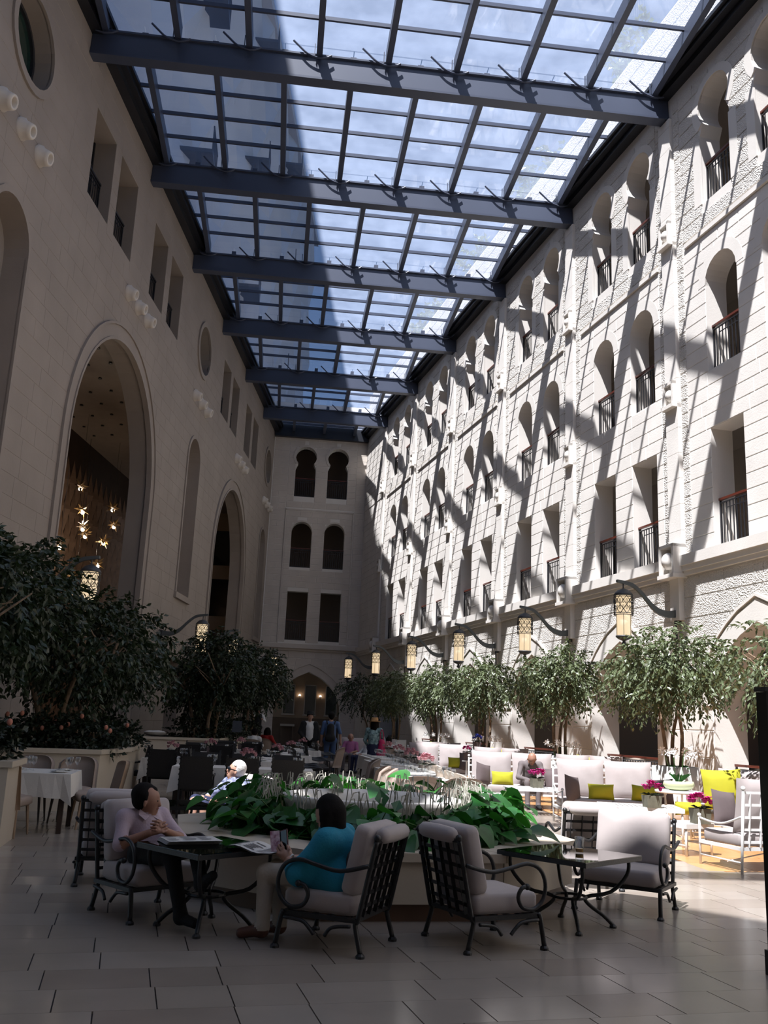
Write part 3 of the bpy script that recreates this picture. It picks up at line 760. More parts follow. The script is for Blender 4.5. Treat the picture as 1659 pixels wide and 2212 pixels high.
for k, side, kind, c, w, z in winR:
    if k < -1: continue
    n = ORD[k+1] if k >= 0 else 'nearest'
    lab = ('black railing in the %s %s window, %s pair counted from the near right end' % (side, kind, ORD[k+1]))
    place_rail(rail0, WRs(c, .16, z), angR, lab, 'railings in the right facade windows')
for nm, kind, c, z in winE:
    place_rail(rail0, (c, YE+.15, z), 0, 'dark railing in the %s %s window of the far end wall' % (nm, kind), 'railings in the end wall windows')
railL = make_railing('window_railing', 1.47)
for c in kids(railL):
    if c.name.startswith('handrail'): c.data.materials[0] = m_railmetal
firstL = True
for p, n, c, w, z in winL:
    if p < 0: continue
    i = (p//3)*4+n; lab = 'black railing in the %s upper window of the shaded left wall' % ORD[i]
    if firstL:
        railL.location = WLs(c, .3, z); railL.rotation_euler = (0, 0, angL); railL['label'] = lab; railL['group'] = 'railings in the left wall windows'; firstL = False
    else: dup(railL, WLs(c, .3, z), angL, lab, 'railings in the left wall windows')
railG = make_railing('arcade_railing', 3.1, 1.05, 24)
m_gr = mat('grey_arcade_railing', (.07, .075, .085), .4)
for c in kids(railG):
    if c.name.startswith(('rail_frame', 'baluster')): c.data.materials[0] = m_gr
for i, k in enumerate(range(-1, 5)):
    lab = 'grey ground-floor railing across the %s right-hand arch from the near end' % ORD[i]
    if i == 0: railG.location = WR(k+.5, .45, 0); railG.rotation_euler = (0, 0, angR); railG['label'] = lab; railG['group'] = 'ground floor arcade railings'
    else: dup(railG, WR(k+.5, .45, 0), angR, lab, 'ground floor arcade railings')
rl = make_railing('arch_railing', 6.6, 1.3, 46); rl.location = WL(.905, .9, 0); rl.rotation_euler = (0, 0, angL)
tag(rl, 'long black railing across the big left arch behind the trees', 'railing')
# stair handrail by the left niche
sr = thing('stair_rail', 'black sloping stair handrail by the left wall niche', 'railing', WL(2.5, -.7, 0), angL)
mb = MB(); mb.tube([(-.9, 0, 1.9), (.9, 0, 1.0)], .03); mb.tube([(-.9, 0, 0), (-.9, 0, 1.9)], .022); mb.tube([(.9, 0, 0), (.9, 0, 1.0)], .022); mb.build('handrail', m_railmetal, sr)
for i in range(9):
    x = -.75+i*.18; MB().box((x, 0, (1.9-(x+.9)*.5)/2), (.016, .016, 1.85-(x+.9)*.5)).build('baluster', m_railmetal, sr)

# ------------------------------------------------------------------ lanterns on curved arms
def make_lantern():
    r = thing('wall_lantern', '', 'lantern')
    pts = spline([(0.16, 0, .02), (.42, 0, .0), (.70, 0, .12), (1.0, 0, .42), (1.25, 0, .60), (1.62, 0, .66)], 5)
    mb = MB(); P2 = []
    for i, p in enumerate(pts):
        t = i/(len(pts)-1); h = lerp(.085, .03, t); w = .035; P2.append([(p.x, -w, p.z-h), (p.x, w, p.z-h), (p.x, w, p.z+h), (p.x, -w, p.z+h)])
    for a, b in zip(P2, P2[1:]): mb.hexa(a, b)
    mb.build('arm', m_armmetal, r)
    MB().box((.10, 0, -.05), (.10, .12, .34)).tube([(.14, 0, -.1), (.12, 0, -.9)], .022).build('wall_bracket', m_lampmetal, r)
    cx = 1.46
    MB().tube([(cx, 0, .62), (cx, 0, .48)], .014).build('hook', m_lampmetal, r)
    MB().lathe([(.03, .50), (.06, .485), (.13, .455), (.185, .40), (.212, .36), (.212, .34)], 18, (cx, 0, 0)).build('cap', m_lampmetal, r, True)
    mb = MB()
    for z in (.34, .30, -.06, -.10):
        mb.tube([(cx+.212*math.cos(a), .212*math.sin(a), z) for a in [2*PI*i/20 for i in range(20)]], .011, 4, closed=True)
    N = 9
    for s in (-1, 1):
        for i in range(N):
            a0 = 2*PI*i/N
            mb.tube([(cx+.212*math.cos(a0+s*t*1.4), .212*math.sin(a0+s*t*1.4), .32-t*.40) for t in [q/5 for q in range(6)]], .008, 4)
    for i in range(N*2):
        a0 = 2*PI*i/(N*2)
        for z in (.20, .06):
            mb.tube([(cx+(.213)*math.cos(a0+.075*math.cos(q)), .213*math.sin(a0+.075*math.cos(q)), z+.055*math.sin(q)) for q in [2*PI*w/6 for w in range(6)]], .007, 3, closed=True)
    mb.build('lattice', m_lampmetal, r)
    MB().lathe([(.165, .33), (.165, -.56)], 18, (cx, 0, 0)).build('diffuser', m_lampglow, r, True)
    MB().lathe([(.178, -.56), (.182, -.59), (.12, -.64), (.04, -.67), (.03, -.69), (.055, -.73), (.045, -.78), (0.0, -.80)], 16, (cx, 0, 0)).build('finial', m_lampmetal, r, True)
    mb = MB()
    for i in range(6):
        a = 2*PI*i/6; mb.tube([(cx+.172*math.cos(a), .172*math.sin(a), -.08), (cx+.172*math.cos(a), .172*math.sin(a), -.57)], .006, 4)
    mb.build('ribs', m_lampmetal, r)
    return r
lan = make_lantern(); aR = math.atan2(KR, -1); aL = math.atan2(-KL, 1)
for k in range(0, 6):
    lab = 'lit lattice lantern on a curved grey arm, %s from the near end, right facade' % ORD[k]
    if k == 0: lan.location = WR(0, 0, 4.28); lan.rotation_euler = (0, 0, aR); lan['label'] = lab; lan['group'] = 'lanterns along the right facade'
    else: dup(lan, WR(k, 0, 4.28+.012*k), aR, lab, 'lanterns along the right facade')
for i, k in enumerate((0, 2, 3, 5)):
    dup(lan, WL(k, 0, 4.10+.05*i), aL, 'warm lit lattice lantern, %s from the near end along the shaded left wall' % ORD[i], 'lanterns along the left wall')
# ------------------------------------------------------------------ star pendants in the left arch
def make_star():
    r = thing('star_pendant', '', 'pendant lamp')
    mb = MB(); tips = []
    for i in range(12):
        ph = math.acos(1-2*(i+.5)/12); th = PI*(1+5**.5)*i; d = Vector((math.sin(ph)*math.cos(th), math.sin(ph)*math.sin(th), math.cos(ph)))
        L = .30 if i % 2 else .24
        a = d.orthogonal().normalized(); b = d.cross(a)
        base = [d*.08+(a*math.cos(q)+b*math.sin(q))*.055 for q in (0, 2.09, 4.19)]
        mb.add(base+[d*L], [(0, 1, 3), (1, 2, 3), (2, 0, 3)])
    mb.build('points', m_gold, r)
    MB().ball((0, 0, -.10), .062, 8, 6).build('bulb', m_bulb, r, True)
    MB().tube([(0, 0, .1), (0, 0, 2.4)], .006, 4).build('cord', m_railmetal, r)
    return r
st = make_star()
PEND = [(-6.78, 28.83, 8.57), (-6.31, 32.06, 8.63), (-6.47, 30.96, 7.96), (-6.63, 29.88, 7.39), (-6.08, 33.68, 8.14), (-6.55, 30.41, 7.22), (-6.16, 33.1, 7.38), (-6.78, 28.85, 6.48), (-6.45, 31.1, 6.47), (-6.63, 29.88, 5.77), (-6.53, 30.76, 5.2), (-6.21, 32.79, 5.79)]
rp = random.Random(2); LIT = []
for i, p in enumerate(PEND):
    lab = 'lit star-shaped pendant in the big left arch, %s from the top' % ORD[sorted(range(12), key=lambda q: -PEND[q][2]).index(i)]
    d = rp.uniform(-1.0, .8); q = (p[0]+d*.2, p[1]+d*.9, p[2])
    o = st if i == 0 else dup(st, q, rp.random()*3, lab, 'star pendants in the left arch')
    if i == 0: st.location = q; st['label'] = lab; st['group'] = 'star pendants in the left arch'
    if i % 4 == 2: LIT.append(o)
for o in LIT:
    L = bpy.data.lights.new('pendant_light', 'POINT'); L.energy = 55; L.color = (1, .82, .62); L.shadow_soft_size = .1
    lo = bpy.data.objects.new('pendant_light', L); COL.objects.link(lo); lo.parent = o; lo.location = (0, 0, -.35)
# ------------------------------------------------------------------ trees, planters and plants
def leaf_mesh_add(V, Fc, p, d, n, L, w):
    s = d.cross(n).normalized()*w; m = p+d*(L*.45)
    i = len(V); up = n*(w*.25)
    V += [tuple(p), tuple(m+s+up), tuple(p+d*L), tuple(m-s+up)]; Fc += [(i, i+1, i+2), (i, i+2, i+3)]
def foliage(seed, centers, nt, leaves, L=.085, w=.02, droop=.6, tw=.45):
    R = random.Random(seed); V = []; Fc = []
    for (c, rad, share) in centers:
        c = Vector(c)
        for t in range(int(nt*share)):
            d = Vector((R.gauss(0, 1), R.gauss(0, 1), R.gauss(0, 1))).normalized(); rr = R.random()**.38
            p = c+Vector((d.x*rad[0], d.y*rad[1], d.z*rad[2]))*rr*.93
            dr = (d+Vector((R.gauss(0, .4), R.gauss(0, .4), R.gauss(0, .4)-droop*.6))).normalized()
            for q in range(leaves):
                f = q/leaves; pos = p+dr*(tw*f)+Vector((0, 0, -droop*.35*f*f))
                ld = (dr*.5+Vector((R.gauss(0, .6), R.gauss(0, .6), R.gauss(-droop, .35)))).normalized()
                nn = (Vector((R.gauss(0, .7), R.gauss(0, .7), 1))).normalized()
                if abs(nn.dot(ld)) > .95: nn = Vector((1, 0, 0))
                nn = (nn-ld*nn.dot(ld)).normalized()
                leaf_mesh_add(V, Fc, pos, ld, nn, L*R.uniform(.7, 1.25), w*R.uniform(.8, 1.2))
    mb = MB(); mb.v = V; mb.f = Fc; mb.mi = [0]*len(Fc); return mb
def trunks(parent, stems, zc, rad, seed, r0=.05, mt=None):
    R = random.Random(seed)
    for i, (bx, by, bz) in enumerate(stems):
        tx, ty = bx*2.2+R.uniform(-.3, .3), by*2.2+R.uniform(-.3, .3)
        pts = spline([(bx, by, bz), (bx*1.25+R.uniform(-.06, .06), by*1.25, lerp(bz, zc, .35)), (lerp(bx, tx, .55)+R.uniform(-.1, .1), lerp(by, ty, .55), lerp(bz, zc, .7)), (tx, ty, zc)], 4)
        mb = MB(); mb.tube(pts, [lerp(r0, r0*.5, k/(len(pts)-1)) for k in range(len(pts))], 7)
        for b in range(4):
            k = len(pts)*2//3; p = pts[k+b % 3]; a = R.uniform(0, 6.28)
            mb.tube([p, p+Vector((math.cos(a)*.4*rad, math.sin(a)*.4*rad, .35)), p+Vector((math.cos(a)*.75*rad, math.sin(a)*.75*rad, .45+R.uniform(0, .4)))], [r0*.45, r0*.3, r0*.15], 5)
        mb.build('trunk', mt or m_bark, parent, True)
def sub_stuff(o): o['kind'] = 'stuff'; return o
# right: five pots with ficus trees and white orchids
POTS = [(8.05, 18.4, 1.0, 1.5), (7.28, 23.5, 1.0, 1.28), (6.48, 28.7, 1.0, 1.3), (5.78, 33.3, 1.0, 1.3), (4.98, 38.7, 1.0, 1.25)]
for i, (x, y, ph, cr) in enumerate(POTS):
    pt = thing('plant_pot', 'tall white round plant pot under a ficus tree, %s from the near end' % ORD[i], 'plant pot', (x, y, 0), 0, 'white pots along the right side')
    MB().lathe([(.40, 0), (.43, .04), (.46, ph), (.42, ph), (.41, ph-.08)], 28, cap=False).build('pot_body', m_pot, pt, True)
    MB().lathe([(.415, ph-.07), (0, ph-.05)], 20, cap=False).build('soil', m_soil, pt)
    tr = thing('ficus_tree', 'multi-stemmed ficus with sunlit crown in a white pot, %s from the near end' % ORD[i], 'tree', (x, y, ph-.06), math.atan2(1, KR)-PI/2, 'ficus trees along the right side')
    zc = 3.02-ph
    sub_stuff(foliage(20+i, [((-.15, 0, zc), (.85, cr*.95, .80), .5), ((-.35, .5*cr, zc-.1), (.75, cr*.5, .62), .22), ((-.1, -.5*cr, zc+.1), (.8, cr*.5, .66), .28)], 620 if i < 2 else 480, 13, .115 if i < 2 else .13, .026, .7).build('foliage', m_ficus, tr))
    trunks(tr, [(-.12, .05, 0), (.10, -.05, 0), (.02, .12, 0)][:3], zc, cr*.7, 40+i, .045)
    if i > 3: continue
    oc = thing('orchid', 'white orchid with arching flower stems in the pot of the %s ficus' % ORD[i], 'orchid', (x-.05, y-.28, ph-.06), 0, 'orchids in the white pots')
    R = random.Random(i); 
    for s in range(4):
        a = (-.9, -.35, .3, .8)[s]; st_ = spline([(a*.2, 0, 0), (a*.3, -.03, .22), (a*.38, -.08, .36), (a*.5, -.16, .33)], 4)
        MB().tube(st_, .006, 4).build('stem', m_stem, oc)
        for f in range(6):
            p = st_[len(st_)-1-f*1]+Vector((R.uniform(-.05, .05), R.uniform(-.05, .03), R.uniform(-.05, .05))); mb = MB()
            for q in range(5):
                b = 2*PI*q/5+R.random(); mb.add([p, p+Vector((math.cos(b-.35)*.045, -.01, math.sin(b-.35)*.045)), p+Vector((math.cos(b)*.062, -.018, math.sin(b)*.062)), p+Vector((math.cos(b+.35)*.045, -.01, math.sin(b+.35)*.045))], [(0, 1, 2, 3)])
            mb.build('flower', m_orchid, oc)
    for s in range(6):
        a = s*1.05; MB().add([(0, 0, 0), (math.cos(a)*.12+.03, math.sin(a)*.12, .10), (math.cos(a)*.26, math.sin(a)*.26, .03), (math.cos(a)*.12-.03, math.sin(a)*.12, .10)], [(0, 1, 2), (0, 2, 3)]).build('leaf', m_bigleaf2, oc)
# near right: branch of a ficus entering from the frame edge
tr = thing('ficus_tree', 'ficus tree at the right frame edge before the nearest arch', 'tree', (7.75, 13.0, 0), 0)
MB().lathe([(.38, 0), (.42, .9), (.38, .9), (.37, .8)], 24, cap=False).build('pot_body', m_pot, tr, True)
sub_stuff(foliage(60, [((.1, 0, 2.75), (1.35, 1.2, .8), 1.0)], 330, 13, .10, .024, .7).build('foliage', m_ficus, tr)); trunks(tr, [(-.1, .05, .85), (.1, 0, .85)], 2.6, .9, 61)
# far corner tree in shade
tr = thing('ficus_tree', 'dark ficus in the shaded far right corner', 'tree', (4.35, 43.5, 0), 0)
MB().lathe([(.38, 0), (.42, .9), (.38, .9), (.37, .8)], 20, cap=False).build('pot_body', m_pot, tr, True)
sub_stuff(foliage(66, [((-.2, 0, 3.0), (1.5, 1.2, .95), 1.0)], 260, 12, .14, .03, .7).build('foliage', m_ficus_shade, tr)); trunks(tr, [(-.1, .05, .85), (.1, 0, .85)], 2.6, .9, 67)
# left: three stone planters with big trees and dark shrubs
def boxplanter(label, poly, zt, inset=.18):
    cx = sum(p[0] for p in poly)/len(poly); cy = sum(p[1] for p in poly)/len(poly)
    P = [(x-cx, y-cy) for x, y in poly]
    t = thing('stone_planter', label, 'planter', (cx, cy, 0), 0, 'stone planters along the left side')
    def ins(d): return [(x*(1-d/max(.5, math.hypot(x, y))), y*(1-d/max(.5, math.hypot(x, y)))) for x, y in P]
    MB().prism(ins(.05), 0, zt-.07).build('body', m_planter, t)
    mb = MB(); o = P; i_ = ins(inset); n = len(P)
    mb.add([(x, y, zt-.07) for x, y in o]+[(x, y, zt) for x, y in o]+[(x, y, zt) for x, y in i_]+[(x, y, zt-.07) for x, y in i_], [f for k in range(n) for f in ((k, (k+1) % n, n+(k+1) % n, n+k), (n+k, n+(k+1) % n, 2*n+(k+1) % n, 2*n+k), (2*n+k, 2*n+(k+1) % n, 3*n+(k+1) % n, 3*n+k))])
    mb.build('coping', m_planter, t)
    MB().prism(ins(inset+.01), zt-.06, zt-.02).build('soil', m_soil, t)
    return cx, cy
def shrub(label, x, y, z, rx, ry, h, seed, roses=0):
    t = thing('shrub', label, 'shrub', (x, y, z))
    sub_stuff(foliage(seed, [((0, 0, h*.45), (rx, ry, h*.55), 1.0)], 170, 10, .10, .035, .2, .25).build('foliage', m_shrub, t))
    R = random.Random(seed)
    for i in range(5): MB().tube([(R.uniform(-rx, rx)*.5, R.uniform(-ry, ry)*.5, -.05), (R.uniform(-rx, rx)*.6, R.uniform(-ry, ry)*.6, h*.6)], .012, 5).build('stem', m_bark, t)
    for i in range(roses):
        MB().ball((R.uniform(-rx, rx), -ry*R.uniform(.5, 1.1), h*R.uniform(.6, 1.15)), .035, 8, 6, sc=(1, 1, 1.2)).build('rose', m_peach, t, True)
boxplanter('cream stone planter cut by the left frame edge', [(-5.4, 11.3), (-2.95, 11.4), (-3.05, 12.45), (-5.4, 12.45)], .96)
boxplanter('cream stone planter behind the near left dining table', [(-4.9, 15.35), (-2.75, 15.9), (-2.5, 17.4), (-2.6, 19.6), (-5.0, 19.6)], .96)
boxplanter('long cream stone planter further back on the left, before the end wall', [(-4.0, 26.6), (-1.55, 27.6), (-1.35, 30), (-.6, 34), (-.55, 37.5), (-2.6, 37.5)], .97)
shrub('dark shrub with leaning leaves in the planter at the left frame edge', -3.7, 11.9, .93, .6, .4, .55, 70, 2)
for i, (x, y) in enumerate(((-4.0, 16.6), (-3.2, 16.7), (-3.1, 18.2))): shrub('dark leafy shrub with %s in the near left planter' % ('pale roses', 'peach roses', 'one rose')[i], x, y, .92, .62, .6, .5, 71+i, (3, 5, 1)[i])
for i, (x, y) in enumerate(((-2.3, 28.6), (-1.7, 30.2), (-1.3, 33.2), (-1.4, 35.6))): shrub('dark low shrub in the long left planter, %s from the front' % ORD[i], x, y, .93, .8, .9, .6, 75+i, 0)
LT = [((-3.75, 17.3, .9), 3.05, (1.0, 2.0, 1.15), 1250, 'big dark tree with spreading crown in the near left planter', 80, [((-.60, -1.75, 2.40), (1.0, 1.7, 1.12), .42), ((.55, 1.6, 1.9), (1.15, 1.9, 1.0), .30), ((.15, .1, 1.85), (1.1, 1.9, 1.0), .32)]),
      ((-4.0, 12.0, .9), 2.6, (1, 1, 1), 600, 'dark tree crown hanging in at the left frame edge', 81, [((-.25, .3, 1.95), (1.15, 1.2, 1.05), 1.0)]),
      ((-2.0, 28.6, .9), 2.5, (1, 1, 1), 820, 'dark rounded tree at the front of the long left planter', 82, [((.22, 0, 2.18), (1.12, 1.4, 1.05), .65), ((-.3, .3, 1.6), (1.15, 1.4, .8), .35)]),
      ((-1.1, 33.6, .9), 2.5, (1, 1, 1), 650, 'dark rounded tree at the back of the long left planter', 83, [((.15, 0, 2.1), (1.35, 1.6, 1.15), 1.0)])]
for (loc, zc, _, nt_, lab, sd, cs) in LT:
    t = thing('ficus_tree', lab, 'tree', loc, 0, 'dark trees along the left side')
    sub_stuff(foliage(sd, cs, nt_, 13, .13, .034, .55).build('foliage', m_ficus_shade, t))
    trunks(t, [(-.3, -.25, -.02), (.25, .1, -.02), (0, .4, -.02), (.1, -.4, -.02)], 1.9, 1.1, sd+20, .06)

# ---- central octagonal planter with broad-leaved plants and stone basin
PCX, PCY = 1.03, 9.80
pl = thing('octagonal_planter', 'large octagonal cream stone planter in the middle of the hall', 'planter', (PCX, PCY, 0), math.radians(6))
def octo(r, a0=PI/8): return [(r*math.cos(a0+PI/4*i), r*math.sin(a0+PI/4*i)) for i in range(8)]
MB().prism(octo(1.95), .0, .15).build('plinth', m_plinth, pl)
o0 = octo(2.02); 
for i in range(8):
    a, b = Vector((*o0[i], 0)), Vector((*o0[(i+1) % 8], 0)); g = (b-a).normalized()*.006; a, b = a+g, b-g
    MB().hexa([(a.x, a.y, .14), (b.x, b.y, .14), (b.x*.8, b.y*.8, .14), (a.x*.8, a.y*.8, .14)], [(a.x, a.y, .47), (b.x, b.y, .47), (b.x*.8, b.y*.8, .47), (a.x*.8, a.y*.8, .47)]).build('side_panel', m_planter, pl)
    a, b = a*1.018, b*1.018
    MB().hexa([(a.x, a.y, .47), (b.x, b.y, .47), (b.x*.74, b.y*.74, .47), (a.x*.74, a.y*.74, .47)], [(a.x, a.y, .54), (b.x, b.y, .54), (b.x*.74, b.y*.74, .54), (a.x*.74, a.y*.74, .54)]).build('coping', m_planter, pl)
MB().prism(octo(1.64), .40, .46).build('soil', m_soil, pl)
fo = thing('stone_basin', 'round pale stone basin in the middle of the planter', 'basin', (PCX+.03, PCY+.12, .45))
MB().lathe([(.80, 0), (.86, .20), (.92, .33), (.93, .38), (.86, .39), (.80, .33), (.78, .15)], 36, cap=False).build('bowl', m_frame, fo, True)
MB().lathe([(.79, .2), (0, .2)], 24, cap=False).build('water', m_darkglass, fo)
# heart leaf meshes
def heart(sz, fold, curl):
    out = [(0, 0), (.16, -.10), (.36, -.06), (.46, .14), (.40, .42), (.22, .72), (0, 1.0)]
    mb = MB(); vs = []; 
    mid = [(0, 0.0, 0), (0, .3, 0), (0, .62, 0), (0, 1.0, 0)]
    def h(x, y): return fold*abs(x)-curl*(y-.3)**2+.03*math.sin(9*y)*abs(x)
    R_ = [(x, y) for x, y in out]; L_ = [(-x, y) for x, y in out]
    V = [(x*sz, y*sz, h(x, y)*sz) for x, y in R_]+[(x*sz, y*sz, h(x, y)*sz) for x, y in L_[1:-1]]+[(0, .35*sz, h(0, .35)*sz), (0, .7*sz, h(0, .7)*sz)]
    # indices: right 0..6, left 7..11 , mids 12,13
    F_ = [(0, 1, 12), (1, 2, 12), (2, 3, 12), (3, 4, 12), (4, 13, 12), (4, 5, 13), (5, 6, 13), (0, 12, 7), (7, 12, 8), (8, 12, 9), (9, 12, 10), (10, 12, 13), (10, 13, 11), (11, 13, 6)]
    mb.add(V, F_); return mb
LM = [heart(.22, .25, .35).mesh('leaf', m_bigleaf, True), heart(.25, .15, .5).mesh('leaf', m_bigleaf2, True), heart(.19, .35, .2).mesh('leaf', m_bigleaf, True), heart(.27, .1, .3).mesh('leaf', m_bigleaf2, True)]
R = random.Random(12); np_ = 30
for i in range(np_):
    a = 2*PI*i/np_+R.uniform(-.08, .08); rr = R.uniform(1.02, 1.42)
    x, y = PCX+rr*math.cos(a), PCY+rr*math.sin(a)
    where = ('far' if math.sin(a) > .35 else 'near' if math.sin(a) < -.35 else 'middle')+' '+('right' if math.cos(a) > 0 else 'left')
    p = thing('broadleaf_plant', 'broad-leaved green plant among others at the %s of the octagonal planter' % where, 'plant', (x, y, .45), 0, 'broad-leaved plants at the %s of the planter' % where)
    sm = MB()
    for q in range(16):
        b = a+R.uniform(-1.9, 1.9) if q > 3 else R.uniform(0, 6.28); rad = R.uniform(.08, .42); h = (R.uniform(.14, .56)-(rad*.3))*(.72 if math.sin(a) < -.25 and abs(math.cos(a)) < .85 else 1.0)
        tip = Vector((math.cos(b)*rad, math.sin(b)*rad, h))
        sm.tube([(0, 0, -.02), (tip.x*.35, tip.y*.35, h*.75), tip], .006, 4)
        o = put('leaf', R.choice(LM), p, tip); o.rotation_euler = (R.uniform(-1.0, .1), R.uniform(-.5, .5), b-PI/2+R.uniform(-.4, .4)); s = R.uniform(.75, 1.15); o.scale = (s, s, s)
    sm.build('stems', m_stem, p)
gc = foliage(90, [((0, 0, .12), (1.46, 1.46, .22), 1.0)], 700, 3, .17, .075, .0, .2)
gc.v = [v for v in gc.v]
keep = [k for k in range(0, len(gc.f), 2) if math.hypot(gc.v[gc.f[k][0]][0], gc.v[gc.f[k][0]][1]) > 1.0]
gc.f = [f for k in keep for f in gc.f[k:k+2]]; gc.mi = [0]*len(gc.f)
o = gc.build('undergrowth', m_bigleaf2, None, False, (PCX, PCY, .45)); tag(o, 'dense dark green undergrowth filling the octagonal planter', 'undergrowth', None, 'stuff')
mb = MB(); R = random.Random(4)
for i in range(230):
    a = R.uniform(0, 6.28); r = R.uniform(.93, 1.12); x, y = r*math.cos(a), r*math.sin(a); h = R.uniform(.40, .58); b = a+R.uniform(-1.2, 1.2); l = R.uniform(.04, .16)
    mb.tube([(x, y, 0), (x+math.cos(b)*l*.2, y+math.sin(b)*l*.2, h*.7), (x+math.cos(b)*l*.6, y+math.sin(b)*l*.6, h), (x+math.cos(b)*l, y+math.sin(b)*l, h*.98), (x+math.cos(b)*l*1.3, y+math.sin(b)*l*1.3, h*.82)], [.0055, .0055, .0055, .008, .004], 3)
o = mb.build('dry_grass', m_dry, None, False, (PCX+.03, PCY+.12, .45)); tag(o, 'pale arching dry stalks around the stone basin', 'grass', None, 'stuff')
# trees on the terrace beyond the right parapet
for i, y in enumerate((17, 24.5, 31.5, 39, 46)):
    t = thing('terrace_tree', 'pale green tree on the terrace above the glass roof, %s from the near end' % ORD[i], 'tree', (RX(y)+2.4, y, 20.2), 0, 'trees on the roof terrace')
    sub_stuff(foliage(95+i, [((0, 0, 2.0), (1.6, 1.9, 1.7), 1.0)], 170, 10, .26, .08, .3, .6).build('foliage', m_ficus, t))
    MB().tube([(0, 0, -.1), (0, .1, 1.6)], .1, 7).build('trunk', m_bark, t)

o = pillow(.62, .30, .14, 10, 6, .05, 3, .15).build('folded_cloth', m_cloth, None, True, (-3.3, 27.25, 1.06)); o.rotation_euler = (1.35, 0, .1); tag(o, 'crumpled white cloth lying on the long left planter coping', 'cloth')
# ------------------------------------------------------------------ furniture
def rotx(mb, a, c=(0, 0, 0)):
    return mb.xf(Matrix.Translation(c) @ Matrix.Rotation(a, 4, 'X') @ Matrix.Translation([-q for q in c]))
def iron_chair(label, loc, rz, w=.64, mt=None, group=None):
    # front is local -Y
    mt = mt or m_blackmetal; d = .62; hs = .25; hb = .76; tilt = -.22
    r = thing('iron_armchair', label, 'armchair', loc, rz, group)
    yb = d/2-.02
    def B(x, z): return (x, yb+math.tan(-tilt)*(z-hs), z)
    for s in (-1, 1):
        x = s*(w/2-.02)
        pts = spline([B(x, hb), B(x, .6), B(x, hs), (x, yb-.02, .20), (x*1.03, yb+.03, .02)], 4)
        lg = MB().tube(pts, .018, 7); rl_ = lg.build('rear_leg', mt, r, True)
        MB().lathe([(.032, 0), (.032, .015), (.02, .03)], 10, (x*1.03, yb+.03, 0)).build('foot', mt, rl_)
        MB().ball(B(x, hb+.02), .026, 8, 6).build('post_knob', mt, rl_, True)
        xf_ = s*(w/2+.01)
        pts = spline([(xf_, -d/2+.04, hs), (xf_, -d/2+.02, .2), (xf_*1.02, -d/2-.01, .02)], 4)
        fl_ = MB().tube(pts, .019, 7).build('front_leg', mt, r, True)
        MB().lathe([(.032, 0), (.032, .015), (.02, .03)], 10, (xf_*1.02, -d/2-.01, 0)).build('foot', mt, fl_)
        xa = s*(w/2+.025)
        # scrolled arm: from back post forward, over, and curling under
        b = B(xa, .60)
        cur = [b, (xa, .16, .55), (xa, -.02, .575), (xa, -.16, .60), (xa, -.27, .56), (xa, -.32, .46), (xa, -.30, .35), (xa, -.22, .285), (xa, -.12, .30), (xa, -.08, .37), (xa, -.11, .43), (xa, -.16, .44)]
        am = MB().tube(spline(cur, 4), .0155, 7).build('arm', mt, r, True)
        MB().ball((xa, -.16, .44), .024, 8, 6).build('scroll_end', mt, am, True)
        MB().tube(spline([(xa, -d/2+.05, hs-.04), (xa, -.12, hs-.05), (xa, -.06, .16), (xa, -.02, .12)], 4), .013, 6).build('brace', mt, r, True)
        MB().tube(spline([(xa, d/2-.06, hs-.05), (xa, .16, hs-.06), (xa, .10, .17), (xa, .06, .12)], 4), .013, 6).build('brace', mt, r, True)
    mb = MB()
    for y in (-d/2+.04, d/2-.04): mb.box((0, y, hs-.015), (w, .035, .03))
    for x in (-w/2, w/2): mb.box((x, 0, hs-.015), (.03, d-.06, .03))
    for i in range(4): mb.box((0, -d/2+.15+i*.11, hs-.012), (w-.02, .03, .012))
    mb.build('seat_frame', mt, r)
    nv = 5; nh = 6
    for i in range(nv):
        x = lerp(-w/2+.09, w/2-.09, i/(nv-1)); a, c = Vector(B(x, hs)), Vector(B(x, hb))
        MB().tube([a, c], .02, 4, flat=(1.0, .25)).build('lattice_bar', mt, r)
    for i in range(nh):
        z = lerp(hs+.07, hb, i/(nh-1)); t = .024 if i == nh-1 else .018
        MB().tube([B(-w/2+.03, z), B(w/2-.03, z)], t, 4, flat=(.3, 1.0) if i < nh-1 else (.8, .8)).build('lattice_bar', mt, r)
    slabcush(w-.05, d-.06, .14, .03, .015).xf(Matrix.Translation((0, -.02, hs))).build('seat_cushion', m_cush, r, True)
    cb = slabcush(w-.06, .48, .13, .035, .02)
    cb.xf(Matrix.Translation((0, yb-.035, hs+.12)) @ Matrix.Rotation(PI/2-tilt*-1, 4, 'X') @ Matrix.Translation((0, .24, 0)))
    cb.build('back_cushion', m_cush, r, True)
    rollc = MB(); a = Vector(B(-w/2+.07, hb+.03)); c = Vector(B(w/2-.07, hb+.03)); a.y += .0; c.y += .0
    rollc.tube([a, a.lerp(c, .1), a.lerp(c, .5), a.lerp(c, .9), c], [.03, .055, .06, .055, .03], 10); rollc.build('head_roll', m_cush, r, True)
    return r
